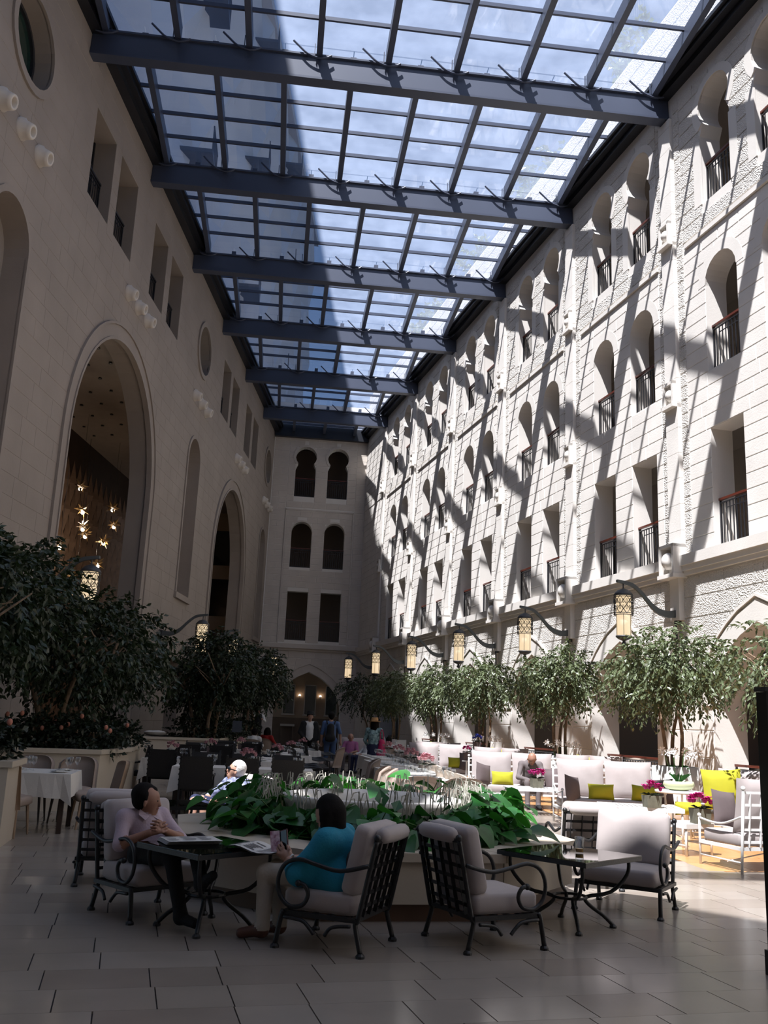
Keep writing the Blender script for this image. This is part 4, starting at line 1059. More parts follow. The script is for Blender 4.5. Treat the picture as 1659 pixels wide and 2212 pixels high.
def glass_table(label, loc, rz, size=.84, h=.60):
    r = thing('glass_table', label, 'table', loc, rz)
    MB().box((0, 0, h-.012), (size, size, .016)).build('glass_top', mat('black_glass', (.004, .005, .004), .03, spec=.7), r)
    mb = MB(); s = size/2-.012
    for x, y, a, b in ((0, s, size, .03), (0, -s, size, .03), (s, 0, .03, size), (-s, 0, .03, size)): mb.box((x, y, h-.028), (a, b, .034))
    mb.build('rim', m_blackmetal, r)
    for i in range(4):
        a = PI/4+i*PI/2; c, s_ = math.cos(a), math.sin(a)
        pts = spline([(c*size*.58, s_*size*.58, h-.04), (c*size*.56, s_*size*.56, h*.72), (c*size*.40, s_*size*.40, h*.48), (c*.14, s_*.14, h*.40), (c*.16, s_*.16, h*.30), (c*.28, s_*.28, h*.16), (c*.36, s_*.36, .02)], 4)
        lg = MB().tube(pts, .016, 7).build('leg', m_blackmetal, r, True)
        MB().lathe([(.03, 0), (.03, .015), (.018, .03)], 10, (c*.36, s_*.36, 0)).build('foot', m_blackmetal, lg)
    MB().tube([(.14*math.cos(a), .14*math.sin(a), h*.40) for a in [2*PI*i/16 for i in range(16)]], .012, 6, closed=True).build('ring', m_blackmetal, r)
    return r
iron_chair('empty black iron armchair with taupe cushions before the octagonal planter', (1.66, 7.32, 0), math.radians(110))
iron_chair('black iron armchair occupied by the woman in the teal shirt', (.55, 7.18, 0), math.radians(242))
iron_chair('black iron armchair occupied by the man with clasped hands', (-.92, 8.12, 0), math.radians(39))
iron_chair('black iron armchair seen from behind, left of the seated man', (-1.42, 9.55, 0), math.radians(184))
iron_chair('wide black iron armchair with tall taupe back cushion right of the glass table', (3.33, 8.75, 0), math.radians(-37), .74)
iron_chair('black iron armchair with bare lattice back beyond the right glass table', (3.36, 10.05, 0), math.radians(176))
iron_chair('black iron armchair holding the white-haired woman behind the planter', (-.45, 12.35, 0), math.radians(-50))
glass_table('black glass table with newspapers between the man and the woman', (-.42, 7.62, 0), math.radians(40), .80, .60)
glass_table('black glass table with a drinking glass, right of the planter', (2.54, 7.97, 0), math.radians(39), .86, .58)
glass_table('black glass table reflecting light behind the left edge of the planter', (-1.1, 11.3, 0), math.radians(20), .8, .58)
# newspapers
def paper(label, loc, rz, w, d, pages, curl=0.0):
    r = thing('newspaper', label, 'newspaper', loc, rz)
    for i in range(pages):
        def fn(u, v, i=i): 
            x = (u-.5)*w; return (x+i*.006, (v-.5)*d-i*.004, i*.007+.004+curl*max(0, -(x+.05))*-1.2*0+(.02*math.sin(u*PI*2)*curl if curl else 0)-(max(0, x-.12)**2*2.2*curl))
        mb = MB(); mb.grid(fn, 8, 3); k = len(mb.v); mb.v += [(x, y, z-.003) for x, y, z in mb.v]; mb.f += [tuple(reversed([q+k for q in f])) for f in mb.f[:]]; mb.mi = [0]*len(mb.f)
        o = mb.build('sheet', m_paper, r)
    mb = MB(); R = random.Random(int(w*100))
    for c in range(3):
        for l in range(9):
            x0 = -w/2+.03+c*(w-.04)/3; ln = R.uniform(.6, 1)*(w/3-.03)
            if R.random() < .15: continue
            y = d/2-.03-l*(d-.05)/9; z = pages*.007+.0035
            zz = lambda x: z+(.02*math.sin((x/w+.5)*PI*2)*curl if curl else 0)-(max(0, x-.12)**2*2.2*curl)
            mb.add([(x0, y, zz(x0)), (x0+ln, y, zz(x0+ln)), (x0+ln, y-.014, zz(x0+ln)), (x0, y-.014, zz(x0))], [(0, 1, 2, 3)])
    mb.build('print', m_ink, r)
paper('folded stack of newspapers on the left glass table', (-.60, 7.70, .60), math.radians(20), .42, .30, 4)
paper('open newspaper drooping over the edge of the left glass table', (-.06, 7.45, .602), math.radians(-30), .40, .34, 2, 1.0)
g = thing('drinking_glass', 'drinking glass with a little amber juice on the right glass table', 'glass', (2.62, 7.95, .577))
MB().lathe([(.028, .003), (.034, .005), (.040, .13), (.038, .13), (.032, .008), (.0, .008)], 14, cap=False).build('tumbler', m_glass, g, True)
MB().lathe([(0, .009), (.031, .009), (.033, .035), (0, .035)], 14, cap=False).build('juice', mat('amber_juice', (.6, .28, .03), .2), g)

# ---- white lattice sofas on the right
def loveseat(label, loc, rz, w=1.65, pillows=True, group=None):
    r = thing('lattice_sofa', label, 'sofa', loc, rz, group); d = .78; hs = .30; hb = .96; yb = d/2
    mt = m_whitemetal
    for s in (-1, 1):
        x = s*w/2
        MB().tube([(x, yb, 0), (x, yb+.02, hs), (x, yb+.08, hb)], .018, 7).ball((x, yb+.08, hb+.03), .03, 8, 6).build('back_post', mt, r, True)
        MB().tube([(x, -yb, 0), (x, -yb, .58)], .016, 7).ball((x, -yb, .60), .026, 8, 6).build('front_post', mt, r, True)
        MB().tube(spline([(x, yb+.05, .66), (x, .1, .55), (x, -.15, .54), (x, -yb, .57)], 5), .014, 7).build('arm', mt, r, True)
        MB().tube([(x, yb, .12), (x, -yb, .12)], .011, 6).build('stretcher', mt, r, True)
    mb = MB()
    for y in (-yb, yb): mb.box((0, y, hs-.02), (w, .035, .04))
    for x in (-w/2, w/2): mb.box((x, 0, hs-.02), (.035, d, .04))
    mb.build('seat_frame', mt, r)
    mb = MB(); mb.tube([(-w/2+.02, 0, .10), (0, .05, .22), (w/2-.02, .1, .10)], .008, 5); mb.build('cross_brace', mt, r)
    def B(x, z): return (x, yb+.02+(z-hs)*.09, z)
    n = int(w/.16)
    for i in range(n): MB().tube([B(lerp(-w/2+.10, w/2-.10, i/(n-1)), hs), B(lerp(-w/2+.10, w/2-.10, i/(n-1)), hb-.02)], .024, 4, flat=(1, .2)).build('lattice_bar', mt, r)
    for i in range(5):
        z = lerp(hs+.06, hb-.02, i/4); MB().tube([B(-w/2, z), B(w/2, z)], .022, 4, flat=(.2, 1)).build('lattice_bar', mt, r)
    ns = 2 if w > 1.2 else 1
    for i in range(ns):
        cw = (w-.06)/ns; x = (i-(ns-1)/2)*cw
        slabcush(cw-.01, d-.06, .15, .03, .015).xf(Matrix.Translation((x, -.02, hs))).build('seat_cushion', m_sofa, r, True)
        pw = pillow(cw*1.0, .68, .20, 12, 10, .05, i+int(loc[0]*7), .10)
        pw.xf(Matrix.Translation((x, yb-.13, hs+.15+.32)) @ Matrix.Rotation(-.17, 4, 'X')); pw.build('back_pillow', m_sofa, r, True)
    return r
def cushion(label, loc, rz, w, h, t, m, cat='pillow', rx=-.2, ry=0.0, seed=1, group=None):
    o = pillow(w, h, t, 10, 8, .07, seed, .06).build('throw_pillow', m, None, True, loc); o.rotation_euler = (rx, ry, rz); tag(o, label, cat, group); return o
loveseat('white lattice sofa with pale cushions, nearest of the sofas facing the hall', (5.95, 16.45, 0), math.radians(-6), 1.78)
loveseat('white lattice sofa where the bald man sits', (5.1, 19.8, 0), math.radians(-5), 1.8)
loveseat('white lattice sofa third in the row, beyond the bald man', (4.8, 27.1, 0), math.radians(-4), 1.8)
loveseat('white lattice sofa at the far end of the row, by the dark-haired guests', (3.2, 31.9, 0), math.radians(-4), 1.9)
loveseat('white lattice sofa seen from behind at the right frame edge', (6.45, 11.75, 0), math.radians(192), 1.7)
cushion('lime lumbar pillow left on the nearest sofa', (5.75, 16.25, .58), math.radians(-6), .46, .27, .16, m_lime, seed=3)
cushion('lime lumbar pillow right on the nearest sofa', (6.50, 16.15, .58), math.radians(-10), .46, .27, .16, m_lime, ry=.08, seed=4)
cushion('dark brown pillow against the left arm of the nearest sofa', (5.22, 16.2, .62), math.radians(40), .44, .44, .15, m_brownp, ry=.15, seed=5)
cushion('dark brown pillow against the right arm of the nearest sofa', (6.82, 16.2, .62), math.radians(-40), .44, .44, .15, m_brownp, ry=-.1, seed=6)
cushion('lime pillow left of the bald man', (4.80, 19.55, .58), math.radians(-4), .46, .28, .16, m_lime, seed=7)
cushion('dark brown pillow at the left arm of the bald man\'s sofa', (4.38, 19.5, .64), math.radians(35), .44, .46, .15, m_brownp, ry=.2, seed=8)
cushion('dark brown pillow leaning on the right arm of the bald man\'s sofa', (5.86, 19.4, .62), math.radians(-35), .44, .44, .15, m_brownp, ry=-.12, seed=9)
cushion('dark brown pillow lying low beside the right brown pillow, bald man\'s sofa', (5.72, 18.9, .60), math.radians(-20), .40, .44, .15, m_brownp, ry=-.2, seed=10)
cushion('lime pillow on the third sofa', (5.2, 26.8, .60), 0, .42, .30, .16, m_lime, seed=11)
cushion('dark brown pillow at the left arm of the third sofa', (4.1, 26.8, .62), .4, .42, .42, .15, m_brownp, seed=12)
cushion('dark brown pillow at the right arm of the third sofa', (5.5, 26.7, .64), -.3, .42, .5, .15, m_brownp, seed=13)
# second row of sofas along the arcade, only their tops and pillows show
for i, (x, y, l1) in enumerate(((7.0, 20.6, 'behind the nearest sofa'), (6.15, 25.2, 'before the second ficus pot'), (5.35, 30.4, 'before the third ficus pot'))):
    loveseat('white lattice sofa of the back row, '+l1, (x, y, 0), math.radians(165), 1.5)
    cushion('large lime pillow propped on the back row sofa '+l1, (x-.05, y-.16, .82), math.radians(-8), .58, .52, .2, m_lime, rx=.12, ry=.1, seed=20+i)
    cushion('olive lime pillow turned away on the back row sofa '+l1, (x+.55, y-.05, .78), math.radians(40), .5, .5, .18, m_lime, rx=.1, seed=25+i)
loveseat('white lattice armchair with a big lime pillow, right of the round side table', (7.25, 14.5, 0), math.radians(-62), .95)
cushion('big lime pillow standing on the white armchair by the round side table', (7.02, 14.3, .80), math.radians(-10), .62, .62, .2, m_lime, rx=-.12, ry=-.05, seed=30)
cushion('lime seat pillow lying under the round side table edge', (6.45, 14.3, .50), math.radians(15), .5, .2, .3, m_lime, rx=0, seed=31)
cushion('dark brown pillow before the magenta flowers on the near sofa', (5.93, 12.05, .68), math.radians(20), .42, .46, .15, m_brownp, ry=.12, seed=32)
# coffee table with slats
def slat_table(label, loc, rz, w, d, h):
    r = thing('slatted_table', label, 'table', loc, rz)
    n = int(w/.07)
    for i in range(n): MB().box((lerp(-w/2+.05, w/2-.05, i/(n-1)), 0, h-.012), (.045, d-.04, .022)).build('slat', m_whitemetal, r)
    mb = MB()
    for y in (-d/2, d/2): mb.box((0, y, h-.03), (w, .03, .06))
    for x in (-w/2, w/2): mb.box((x, 0, h-.03), (.03, d, .06))
    mb.build('apron', m_whitemetal, r)
    for x in (-w/2+.02, w/2-.02):
        for y in (-d/2+.02, d/2-.02): MB().tube([(x, y, h-.05), (x, y, 0)], .016, 7).build('leg', m_whitemetal, r, True)
        MB().tube([(x, -d/2+.02, .14), (x, d/2-.02, .14)], .010, 6).build('stretcher', m_whitemetal, r, True)
    return r
slat_table('white slatted coffee table before the nearest sofa', (5.55, 14.0, 0), math.radians(-12), 1.15, .70, .54)
slat_table('white slatted coffee table before the bald man', (5.1, 18.2, 0), math.radians(-5), 1.1, .6, .50)
slat_table('low white slatted side table beside the near right sofa', (5.78, 12.9, 0), math.radians(20), .5, .5, .42)
rt_ = thing('round_table', 'round white side table holding the orchid bowl', 'table', (6.75, 15.35, 0))
MB().lathe([(.36, .66), (.37, .67), (.37, .70), (.35, .705)], 28).build('top', m_whitemetal, rt_, True)
for i in range(4):
    a = i*PI/2+.4; MB().tube([(.3*math.cos(a), .3*math.sin(a), .66), (.24*math.cos(a), .24*math.sin(a), .3), (.32*math.cos(a), .32*math.sin(a), 0)], .012, 6).build('leg', m_whitemetal, rt_, True)
bw = thing('orchid_bowl', 'oval pale green bowl of orchids on the round side table', 'planted bowl', (6.75, 15.3, .705))
MB().lathe([(.12, 0), (.22, .03), (.27, .09), (.25, .15), (.22, .15), (.2, .1)], 24, cap=False, sq=.6).build('bowl', mat('pale_green_ceramic', (.52, .56, .34), .3), bw, True)
R = random.Random(8)
for s in range(9):
    a = s*.7; L = R.uniform(.14, .26); MB().add([(0, 0, .10), (math.cos(a)*L*.5+.02, math.sin(a)*L*.3, .24), (math.cos(a)*L*1.2, math.sin(a)*L*.5, .28), (math.cos(a)*L*.5-.02, math.sin(a)*L*.3, .24)], [(0, 1, 2), (0, 2, 3)]).build('leaf', m_bigleaf2, bw)
for s in range(2): MB().tube(spline([(s*.1-.05, 0, .1), (s*.14-.07, 0, .4), (s*.2-.1, -.03, .62), (s*.3-.15, -.08, .66)], 4), .006, 4).build('stem', m_stem, bw)
for s in range(12):
    p = Vector(((-.15, .15)[s % 2]+R.uniform(-.10, .10), -.08, .63+R.uniform(-.08, .1))); mb = MB()
    for q in range(5):
        b = 2*PI*q/5; mb.add([p, p+Vector((math.cos(b-.35)*.04, -.01, math.sin(b-.35)*.04)), p+Vector((math.cos(b)*.055, -.02, math.sin(b)*.055)), p+Vector((math.cos(b+.35)*.04, -.01, math.sin(b+.35)*.04))], [(0, 1, 2, 3)])
    mb.build('flower', m_orchid, bw)
def bouquet(label, loc, rad, fm, potm, ph=.16, pr=.085, n=16, seed=0, square=True, group=None):
    r = thing('flower_arrangement', label, 'flowers', loc, 0, group); R = random.Random(seed)
    if square: MB().hexa([(-pr, -pr, 0), (pr, -pr, 0), (pr, pr, 0), (-pr, pr, 0)], [(-pr*1.15, -pr*1.15, ph), (pr*1.15, -pr*1.15, ph), (pr*1.15, pr*1.15, ph), (-pr*1.15, pr*1.15, ph)]).build('vase', potm, r)
    else: MB().lathe([(pr*.7, 0), (pr, ph*.4), (pr*.8, ph)], 14).build('vase', potm, r, True)
    mb = MB()
    for i in range(10):
        a = R.uniform(0, 6.28); mb.add([(0, 0, ph), (math.cos(a)*rad*.6, math.sin(a)*rad*.6, ph+.04), (math.cos(a)*rad, math.sin(a)*rad, ph+.02), (math.cos(a+.5)*rad*.6, math.sin(a+.5)*rad*.6, ph+.03)], [(0, 1, 2), (0, 2, 3)])
    mb.build('leaves', m_shrub, r)
    for i in range(n):
        a = R.uniform(0, 6.28); q = R.random()**.5*rad*.85; p = Vector((q*math.cos(a), q*math.sin(a), ph+.05+(rad*.75)*(1-(q/rad)**2)+R.uniform(-.01, .02))); fb_ = MB(); s = rad*.30
        fb_.ball(p, s*.6, 6, 4)
        for k in range(6):
            b = k*1.047; d_ = Vector((math.cos(b), math.sin(b), .5)); t_ = Vector((-math.sin(b), math.cos(b), 0)); fb_.add([p, p+d_*s*.8+t_*s*.45, p+d_*s*1.15, p+d_*s*.8-t_*s*.45], [(0, 1, 2, 3)])
        fb_.build('bloom', fm, r)
    return r
m_stonepot = mat('grey_stone_pot', (.13, .125, .09), .8, .2, 12)
bouquet('magenta cyclamen in a square stone pot on the coffee table', (5.62, 13.7, .54), .17, m_mag, m_stonepot, .17, .10, 18, 1)
bouquet('magenta flowers on the low side table beside the near right sofa', (5.92, 12.75, .42), .18, m_mag, m_stonepot, .2, .10, 20, 2)
bouquet('magenta cyclamen in a stone pot before the bald man', (5.15, 18.2, .50), .17, m_mag, m_stonepot, .17, .10, 18, 3)
bouquet('small magenta bouquet beside the third sofa', (5.05, 24.5, .75), .14, m_mag, m_brownp, .2, .08, 12, 4)
bouquet('single deep blue hydrangea in the back row', (5.9, 27.2, 1.0), .17, mat('blue_petal', (.03, .05, .30), .7), m_brownp, .2, .09, 14, 5)
for x, y, lb, h in ((5.05, 24.5, 'small magenta bouquet', .75), (5.9, 27.2, 'blue hydrangea', 1.0)):
    p = thing('plant_stand', 'slim white stand under the '+lb, 'stand', (x, y, 0)); MB().lathe([(.12, h-.03), (.12, h)], 14).build('top', m_whitemetal, p); MB().tube([(0, 0, h-.03), (0, 0, .02)], .02, 8).build('pole', m_whitemetal, p); MB().lathe([(.11, 0), (.11, .02), (.02, .04)], 14).build('base', m_whitemetal, p)
# chesterfield sofas behind the arcade railings
for i, k in enumerate((0, -1)):
    p0 = WR(k+.62, 1.5, 0)
    r = thing('chesterfield_sofa', 'cream chesterfield sofa with rolled arms behind the %s right-hand arch railing' % ('second', 'nearest')[i], 'sofa', p0, angR-PI/2+PI/2)
    slabcush(1.9, .85, .30, .05).xf(Matrix.Translation((0, 0, .14))).build('seat', m_cream, r, True)
    for s in (-1, 1):
        mb = MB(); mb.box((s*1.02, 0, .38), (.18, .85, .62)); mb.tube([(s*1.04, -.45, .78), (s*1.04, .45, .78)], .15, 14); mb.build('rolled_arm', m_cream, r, True)
    mb = MB(); mb.box((0, .42, .5), (2.0, .16, .75)); mb.tube([(-1.05, .44, .92), (1.05, .44, .92)], .14, 14); mb.build('back', m_cream, r, True)
    for x in (-.9, .9):
        for y in (-.35, .35): MB().lathe([(.03, 0), (.045, .14)], 8, (x, y, 0)).build('foot', m_dark, r)

# ------------------------------------------------------------------ dining tables
def dining_table(label, loc, rz, w, d, drop=.33, h=.75, legm=None, cl=None):
    r = thing('dining_table', label, 'table', loc, rz, 'dining tables under white cloths')
    MB().box((0, 0, h-.03), (w-.02, d-.02, .04)).build('table_top', m_dark, r)
    for x in (-w/2+.08, w/2-.08):
        for y in (-d/2+.08, d/2-.08): MB().box((x, y, (h-.05)/2), (.06, .06, h-.05)).build('leg', legm or m_dark, r)
    mb = MB(); hw, hd = w/2+.008, d/2+.008; n = 10; top = []; bot = []; R = random.Random(int(loc[0]*31+loc[1]*17))
    for (ax, ay, bx, by) in ((-hw, -hd, hw, -hd), (hw, -hd, hw, hd), (hw, hd, -hw, hd), (-hw, hd, -hw, -hd)):
        for i in range(n):
            t = i/n; x, y = lerp(ax, bx, t), lerp(ay, by, t); nx, ny = (by-ay), -(bx-ax); L = math.hypot(nx, ny); nx /= L; ny /= L
            corner = (t < .02); fl = .012+.012*math.sin(t*PI*6+R.random())+(.06 if corner else 0)
            sx, sy = (1 if x > 0 else -1), (1 if y > 0 else -1)
            ox, oy = (sx*.05, sy*.05) if corner else (nx*fl, ny*fl)
            top.append((x, y, h)); bot.append((x+ox, y+oy, h-drop-(.10 if corner else 0)-.01*math.sin(t*9)))
    N = len(top); mb.add(top+bot, [tuple(range(N))]+[(i, N+i, N+(i+1) % N, (i+1) % N) for i in range(N)])
    o = mb.build('tablecloth', m_cloth, None, False, loc, rz); tag(o, (cl or label.replace('dining table', 'cloth').replace('table', 'cloth')).replace('under a white cloth', ''), 'tablecloth', 'white tablecloths')
    o['label'] = 'white cloth draped over the '+label.replace(' under a white cloth', '')
    return r
def plate(label, loc, rad=.125, group='plates and napkins'):
    r = thing('plate', label, 'plate', loc, 0, group); MB().lathe([(rad*.55, 0), (rad*.6, .004), (rad, .016), (rad*.98, .018), (rad*.6, .008), (0, .008)], 18, cap=False).build('dish', m_china, r, True)
    MB().box((0, 0, .018), (rad*.9, rad*.55, .016), .3).build('napkin', m_cloth, r)
    return r
def wineglass(label, loc, h=.19, group='wine glasses'):
    r = thing('wine_glass', label, 'glass', loc, 0, group)
    MB().lathe([(.034, 0), (.034, .003), (.005, .008), (.0045, h*.42), (.012, h*.46), (.036, h*.62), (.040, h*.76), (.033, h), (.031, h), (.037, h*.76), (.033, h*.63), (.0, h*.48)], 12, cap=False).build('goblet', m_glass, r, True)
    return r
pl0 = plate('', (0, 0, -5)); wg0 = wineglass('', (0, 0, -5)); used = {'p': False, 'g': False}
def setp(key, proto, loc, lab, grp):
    if not used[key]: proto.location = loc; proto['label'] = lab; proto['group'] = grp; used[key] = True
    else: dup(proto, loc, random.uniform(0, 3), lab, grp)
def lay_table(c, rz, w, d, n, name, h=.75, seed=0):
    R = random.Random(seed); m = Matrix.Rotation(rz, 3, 'Z')
    for s in (-1, 1):
        for i in range(n):
            if w >= d: x, y = lerp(-w/2+.3, w/2-.3, i/max(1, n-1)) if n > 1 else 0, s*(d/2-.18)
            else: x, y = s*(w/2-.18), lerp(-d/2+.3, d/2-.3, i/max(1, n-1)) if n > 1 else 0
            p = m @ Vector((x, y, 0)); setp('p', pl0, (c[0]+p.x, c[1]+p.y, h+.001), 'white plate with napkin on the '+name, 'plates on the '+name)
            q = m @ Vector((x*.85+.13, y*.55, 0)); setp('g', wg0, (c[0]+q.x, c[1]+q.y, h+.001), 'wine glass on the '+name, 'glasses on the '+name)
            q = m @ Vector((x*.85+.22, y*.6, 0))
            if R.random() < .6: setp('g', wg0, (c[0]+q.x, c[1]+q.y, h+.001), 'wine glass on the '+name, 'glasses on the '+name)
def dark_chair(name='dining_chair'):
    r = thing(name, '', 'chair'); w = .50
    slabcush(w, .48, .09, .025, .01).xf(Matrix.Translation((0, 0, .40))).build('seat', m_blackchair, r, True)
    def fn(u, v): return ((u-.5)*w*(1-.04*v), .24+.10*v+.03*math.sin(PI*u)*0, .44+v*.50)
    mb = MB(); mb.grid(lambda u, v: fn(u, v), 6, 5); k = len(mb.v); mb.v += [(x, y+.035, z) for x, y, z in mb.v]; mb.f += [tuple(reversed([q+k for q in f])) for f in mb.f[:]]; mb.mi = [0]*len(mb.f); mb.build('back_panel', m_blackchair, r)
    for s in (-1, 1):
        MB().tube([(s*w/2, .25, 0), (s*w/2, .24, .42), (s*w/2*.97, .36, .98)], .02, 4).build('rear_leg', m_blackmetal, r)
        MB().tube([(s*w/2, -.22, 0), (s*w/2, -.22, .64)], .02, 4).build('front_leg', m_blackmetal, r)
        MB().tube(spline([(s*w/2, .30, .68), (s*(w/2+.02), .05, .64), (s*(w/2+.02), -.15, .66), (s*w/2, -.22, .63)], 4), .017, 6).build('arm', m_blackmetal, r, True)
        for i in range(6): MB().box((s*(w/2-.005), .265+.02*i, .5+.08*i), (.05, .02, .025)).build('ladder_rung', m_blackmetal, r)
    return r
def cream_chair(name='dining_chair', m=None, back=None, wrap=True):
    r = thing(name, '', 'chair'); m = m or m_cream; bm = back or m
    slabcush(.50, .50, .12, .04, .02).xf(Matrix.Translation((0, -.02, .36))).build('seat', m, r, True)
    def fn(u, v):
        a = (u-.5)*(2.3 if wrap else .6); rr = .30 if wrap else .9
        x = rr*math.sin(a)*(1.0-.05*v); y = (-.02 if wrap else -.62)+rr*math.cos(a)+.10*v
        top = 1-.18*abs(2*u-1)**3 if wrap else 1-.08*abs(2*u-1)**4
        return (x*(.95 if wrap else 1), y, .34+v*.56*top)
    mb = MB(); mb.grid(fn, 10, 6); k = len(mb.v); nn = []
    for (x, y, z) in mb.v[:k]:
        dv = Vector((x, y+(.02 if wrap else .62), 0)).normalized()*.055; nn.append((x+dv.x, y+dv.y, z+.0))
    inner_f = list(mb.f); mb.v += nn; mb.f += [tuple(reversed([q+k for q in f])) for f in inner_f]
    bd = [i for i in range(10)]+[10+11*j for j in range(6)]+[76-i for i in range(10)]+[66-11*j for j in range(6)]
    bd = list(range(0, 11))+[10+11*j for j in range(1, 7)]+[76-i for i in range(1, 11)]+[66-11*j for j in range(1, 6)]
    n = len(bd); mb.f += [(bd[i], bd[(i+1) % n], bd[(i+1) % n]+k, bd[i]+k) for i in range(n)]
    mb.mi = [0]*len(inner_f)+[1]*(len(mb.f)-len(inner_f)); mb.build('back_shell', [m, bm], r, True)
    for x, y in ((-.2, -.2), (.2, -.2), (-.2, .2), (.2, .2)): MB().tube([(x, y, .37), (x*1.15, y*1.2, 0)], [.022, .012], 6).build('leg', m_dark if not back else m_tan, r)
    return r
PROTO = {'dark': dark_chair(), 'cream': cream_chair(), 'taupe': cream_chair('dining_chair', m_taupe), 'tan': cream_chair('dining_chair', m_taupe, m_tan, False)}
PU = set()
def chair(kind, x, y, deg, label, group):
    o = PROTO[kind]
    if kind not in PU:
        PU.add(kind); o.location = (x, y, 0); o.rotation_euler = (0, 0, math.radians(deg)); o['label'] = label; o['group'] = group
    else: dup(o, (x, y, 0), math.radians(deg), label, group)
# near left table
dining_table('square dining table beside the near left planter under a white cloth', (-3.12, 13.4, 0), math.radians(4), .98, 1.05, .30)
lay_table((-3.12, 13.4), math.radians(4), .98, 1.05, 2, 'near left square table', seed=1)
chair('tan', -3.28, 12.62, 175, 'tan-backed chair with its back to the camera at the near left table', 'chairs at the near left table')
chair('tan', -2.42, 13.75, -68, 'tan-backed chair drawn out on the right of the near left table', 'chairs at the near left table')
chair('taupe', -3.45, 14.35, 3, 'taupe upholstered chair behind the near left table, left one', 'chairs at the near left table')
chair('taupe', -2.85, 14.4, -3, 'taupe upholstered chair behind the near left table, right one', 'chairs at the near left table')
# shaded tables with black chairs
DT = [(-.45, 16.4, 2.3, .9, 0, 'long shaded table'), (-2.0, 19.0, .9, .9, 0, 'small shaded square table'), (.05, 20.2, .95, 2.3, 3, 'nearest shaded receding table'),
      (-1.5, 22.8, 1.3, .9, 0, 'middle left shaded table'), (.42, 24.2, .95, 2.2, 3, 'second shaded receding table'), (-.9, 26.0, 1.2, .9, 0, 'shaded planter-side table'), (.85, 28.4, .95, 2.2, 3, 'furthest shaded receding table')]
for i, (x, y, w, d, a, nm) in enumerate(DT):
    dining_table(nm+' under a white cloth', (x, y, 0), math.radians(a), w, d, .32); lay_table((x, y), math.radians(a), w, d, 3 if max(w, d) > 1.5 else 2, nm, seed=10+i)
    bouquet('pale pink flower bunch on the '+nm, (x+.05, y, .752), .15, m_pinkfl, m_brownp, .13, .07, 16, 30+i)
    G = 'black dining chairs'
    if w > d:
        n = 3 if w > 2 else 1 if w < 1 else 2
        for j in range(n):
            cx = x+(j-(n-1)/2)*.72
            chair('dark', cx, y-d/2-.28, 180, 'black chair, back to camera, %s along the near side of the %s' % (ORD[j], nm.split(' behind')[0].split(' before')[0]), G)
            chair('dark', cx, y+d/2+.28, 0, 'black chair facing camera, %s along the far side of the %s' % (ORD[j], nm.split(' behind')[0].split(' before')[0]), G)
    elif w == d:
        chair('dark', x, y-d/2-.25, 180, 'black chair with its back to the camera at the '+nm.split(' beside')[0], G); chair('dark', x-.72, y, -90, 'black chair on the left of the '+nm.split(' beside')[0], G); chair('dark', x+.75, y, 90, 'black chair on the right of the '+nm.split(' beside')[0], G)
    else:
        short = nm.split(' left of')[0].split(' toward')[0]
        for j in range(3):
            cy = y+(j-1)*.74
            chair('dark', x-w/2-.28, cy, -90+a, 'black chair on the left side of the %s, %s from near' % (short, ORD[j]), G)
            chair('dark', x+w/2+.28, cy, 90+a, 'black chair on the right side of the %s, %s from near' % (short, ORD[j]), G)
# sunlit dining row with cream chairs
G = 'cream dining chairs'
RT = [(2.35, 14.9, 1.0, 2.5), (2.52, 17.9, 1.0, 2.5), (2.68, 20.9, 1.0, 2.5), (2.85, 24.2, 1.0, 2.5)]
for i, (x, y, w, d) in enumerate(RT):
    nm = 'sunlit table of the cream-chair row, %s from near' % ORD[i]
    dining_table(nm+' under a white cloth', (x, y, 0), math.radians(2), w, d, .32); lay_table((x, y), math.radians(2), w, d, 4, nm.replace(',', ' '), seed=40+i)
    bouquet('blush flower bunch in a glass vase on the %s sunlit table' % ORD[i], (x+.12, y+.2, .752), .16, m_pinkfl, m_glass, .2, .07, 18, 50+i, False)
    for j in range(3):
        cy = y+(j-1)*.85
        chair('cream' if i < 2 else 'taupe', x+w/2+.3, cy, 90, 'cream tub chair on the right of the %s sunlit table, %s from near' % (ORD[i], ORD[j]), G)
        if i == 0 or (i == 1 and j == 2): chair('taupe', x-w/2-.3, cy, -90, 'shaded tub chair on the left of the %s sunlit table, %s from near' % (ORD[i], ORD[j]), G)
chair('taupe', 2.05, 13.25, 180, 'tan tub chair, back to camera, left at the near end of the sunlit row', G)
chair('taupe', 2.65, 13.2, 178, 'tan tub chair, back to camera, right at the near end of the sunlit row', G)
chair('taupe', 1.62, 26.9, -100, 'tall taupe chair by the man with the backpack', G)
chair('cream', -.35, 33.6, 60, 'pale chair beside the woman in red', G)
sgn = thing('menu_stand', 'thin dark menu stand near the long left planter', 'stand', (-.95, 25.0, 0))
MB().tube([(0, 0, 0), (0, 0, 1.25)], .015, 6).build('pole', m_blackmetal, sgn); MB().lathe([(.14, 0), (.14, .015), (.02, .03)], 14).build('base', m_blackmetal, sgn); MB().box((0, -.02, 1.35), (.24, .02, .3), 0, 0, -.3).build('panel', m_blackmetal, sgn)
# dark post at the right frame edge
pst = thing('dark_post', 'dark polished post at the right frame edge', 'post', (3.42, 6.45, 0))
MB().box((.30, .0, .98), (.5, .12, 1.84), .1).build('panel', mat('near_black_panel', (.010, .007, .006), .3), pst); MB().box((.30, 0, .08), (.5, .2, .16), .1).build('base', m_blackmetal, pst); MB().box((.3, 0, 1.92), (.52, .14, .03), .1).build('cap', m_blackmetal, pst)
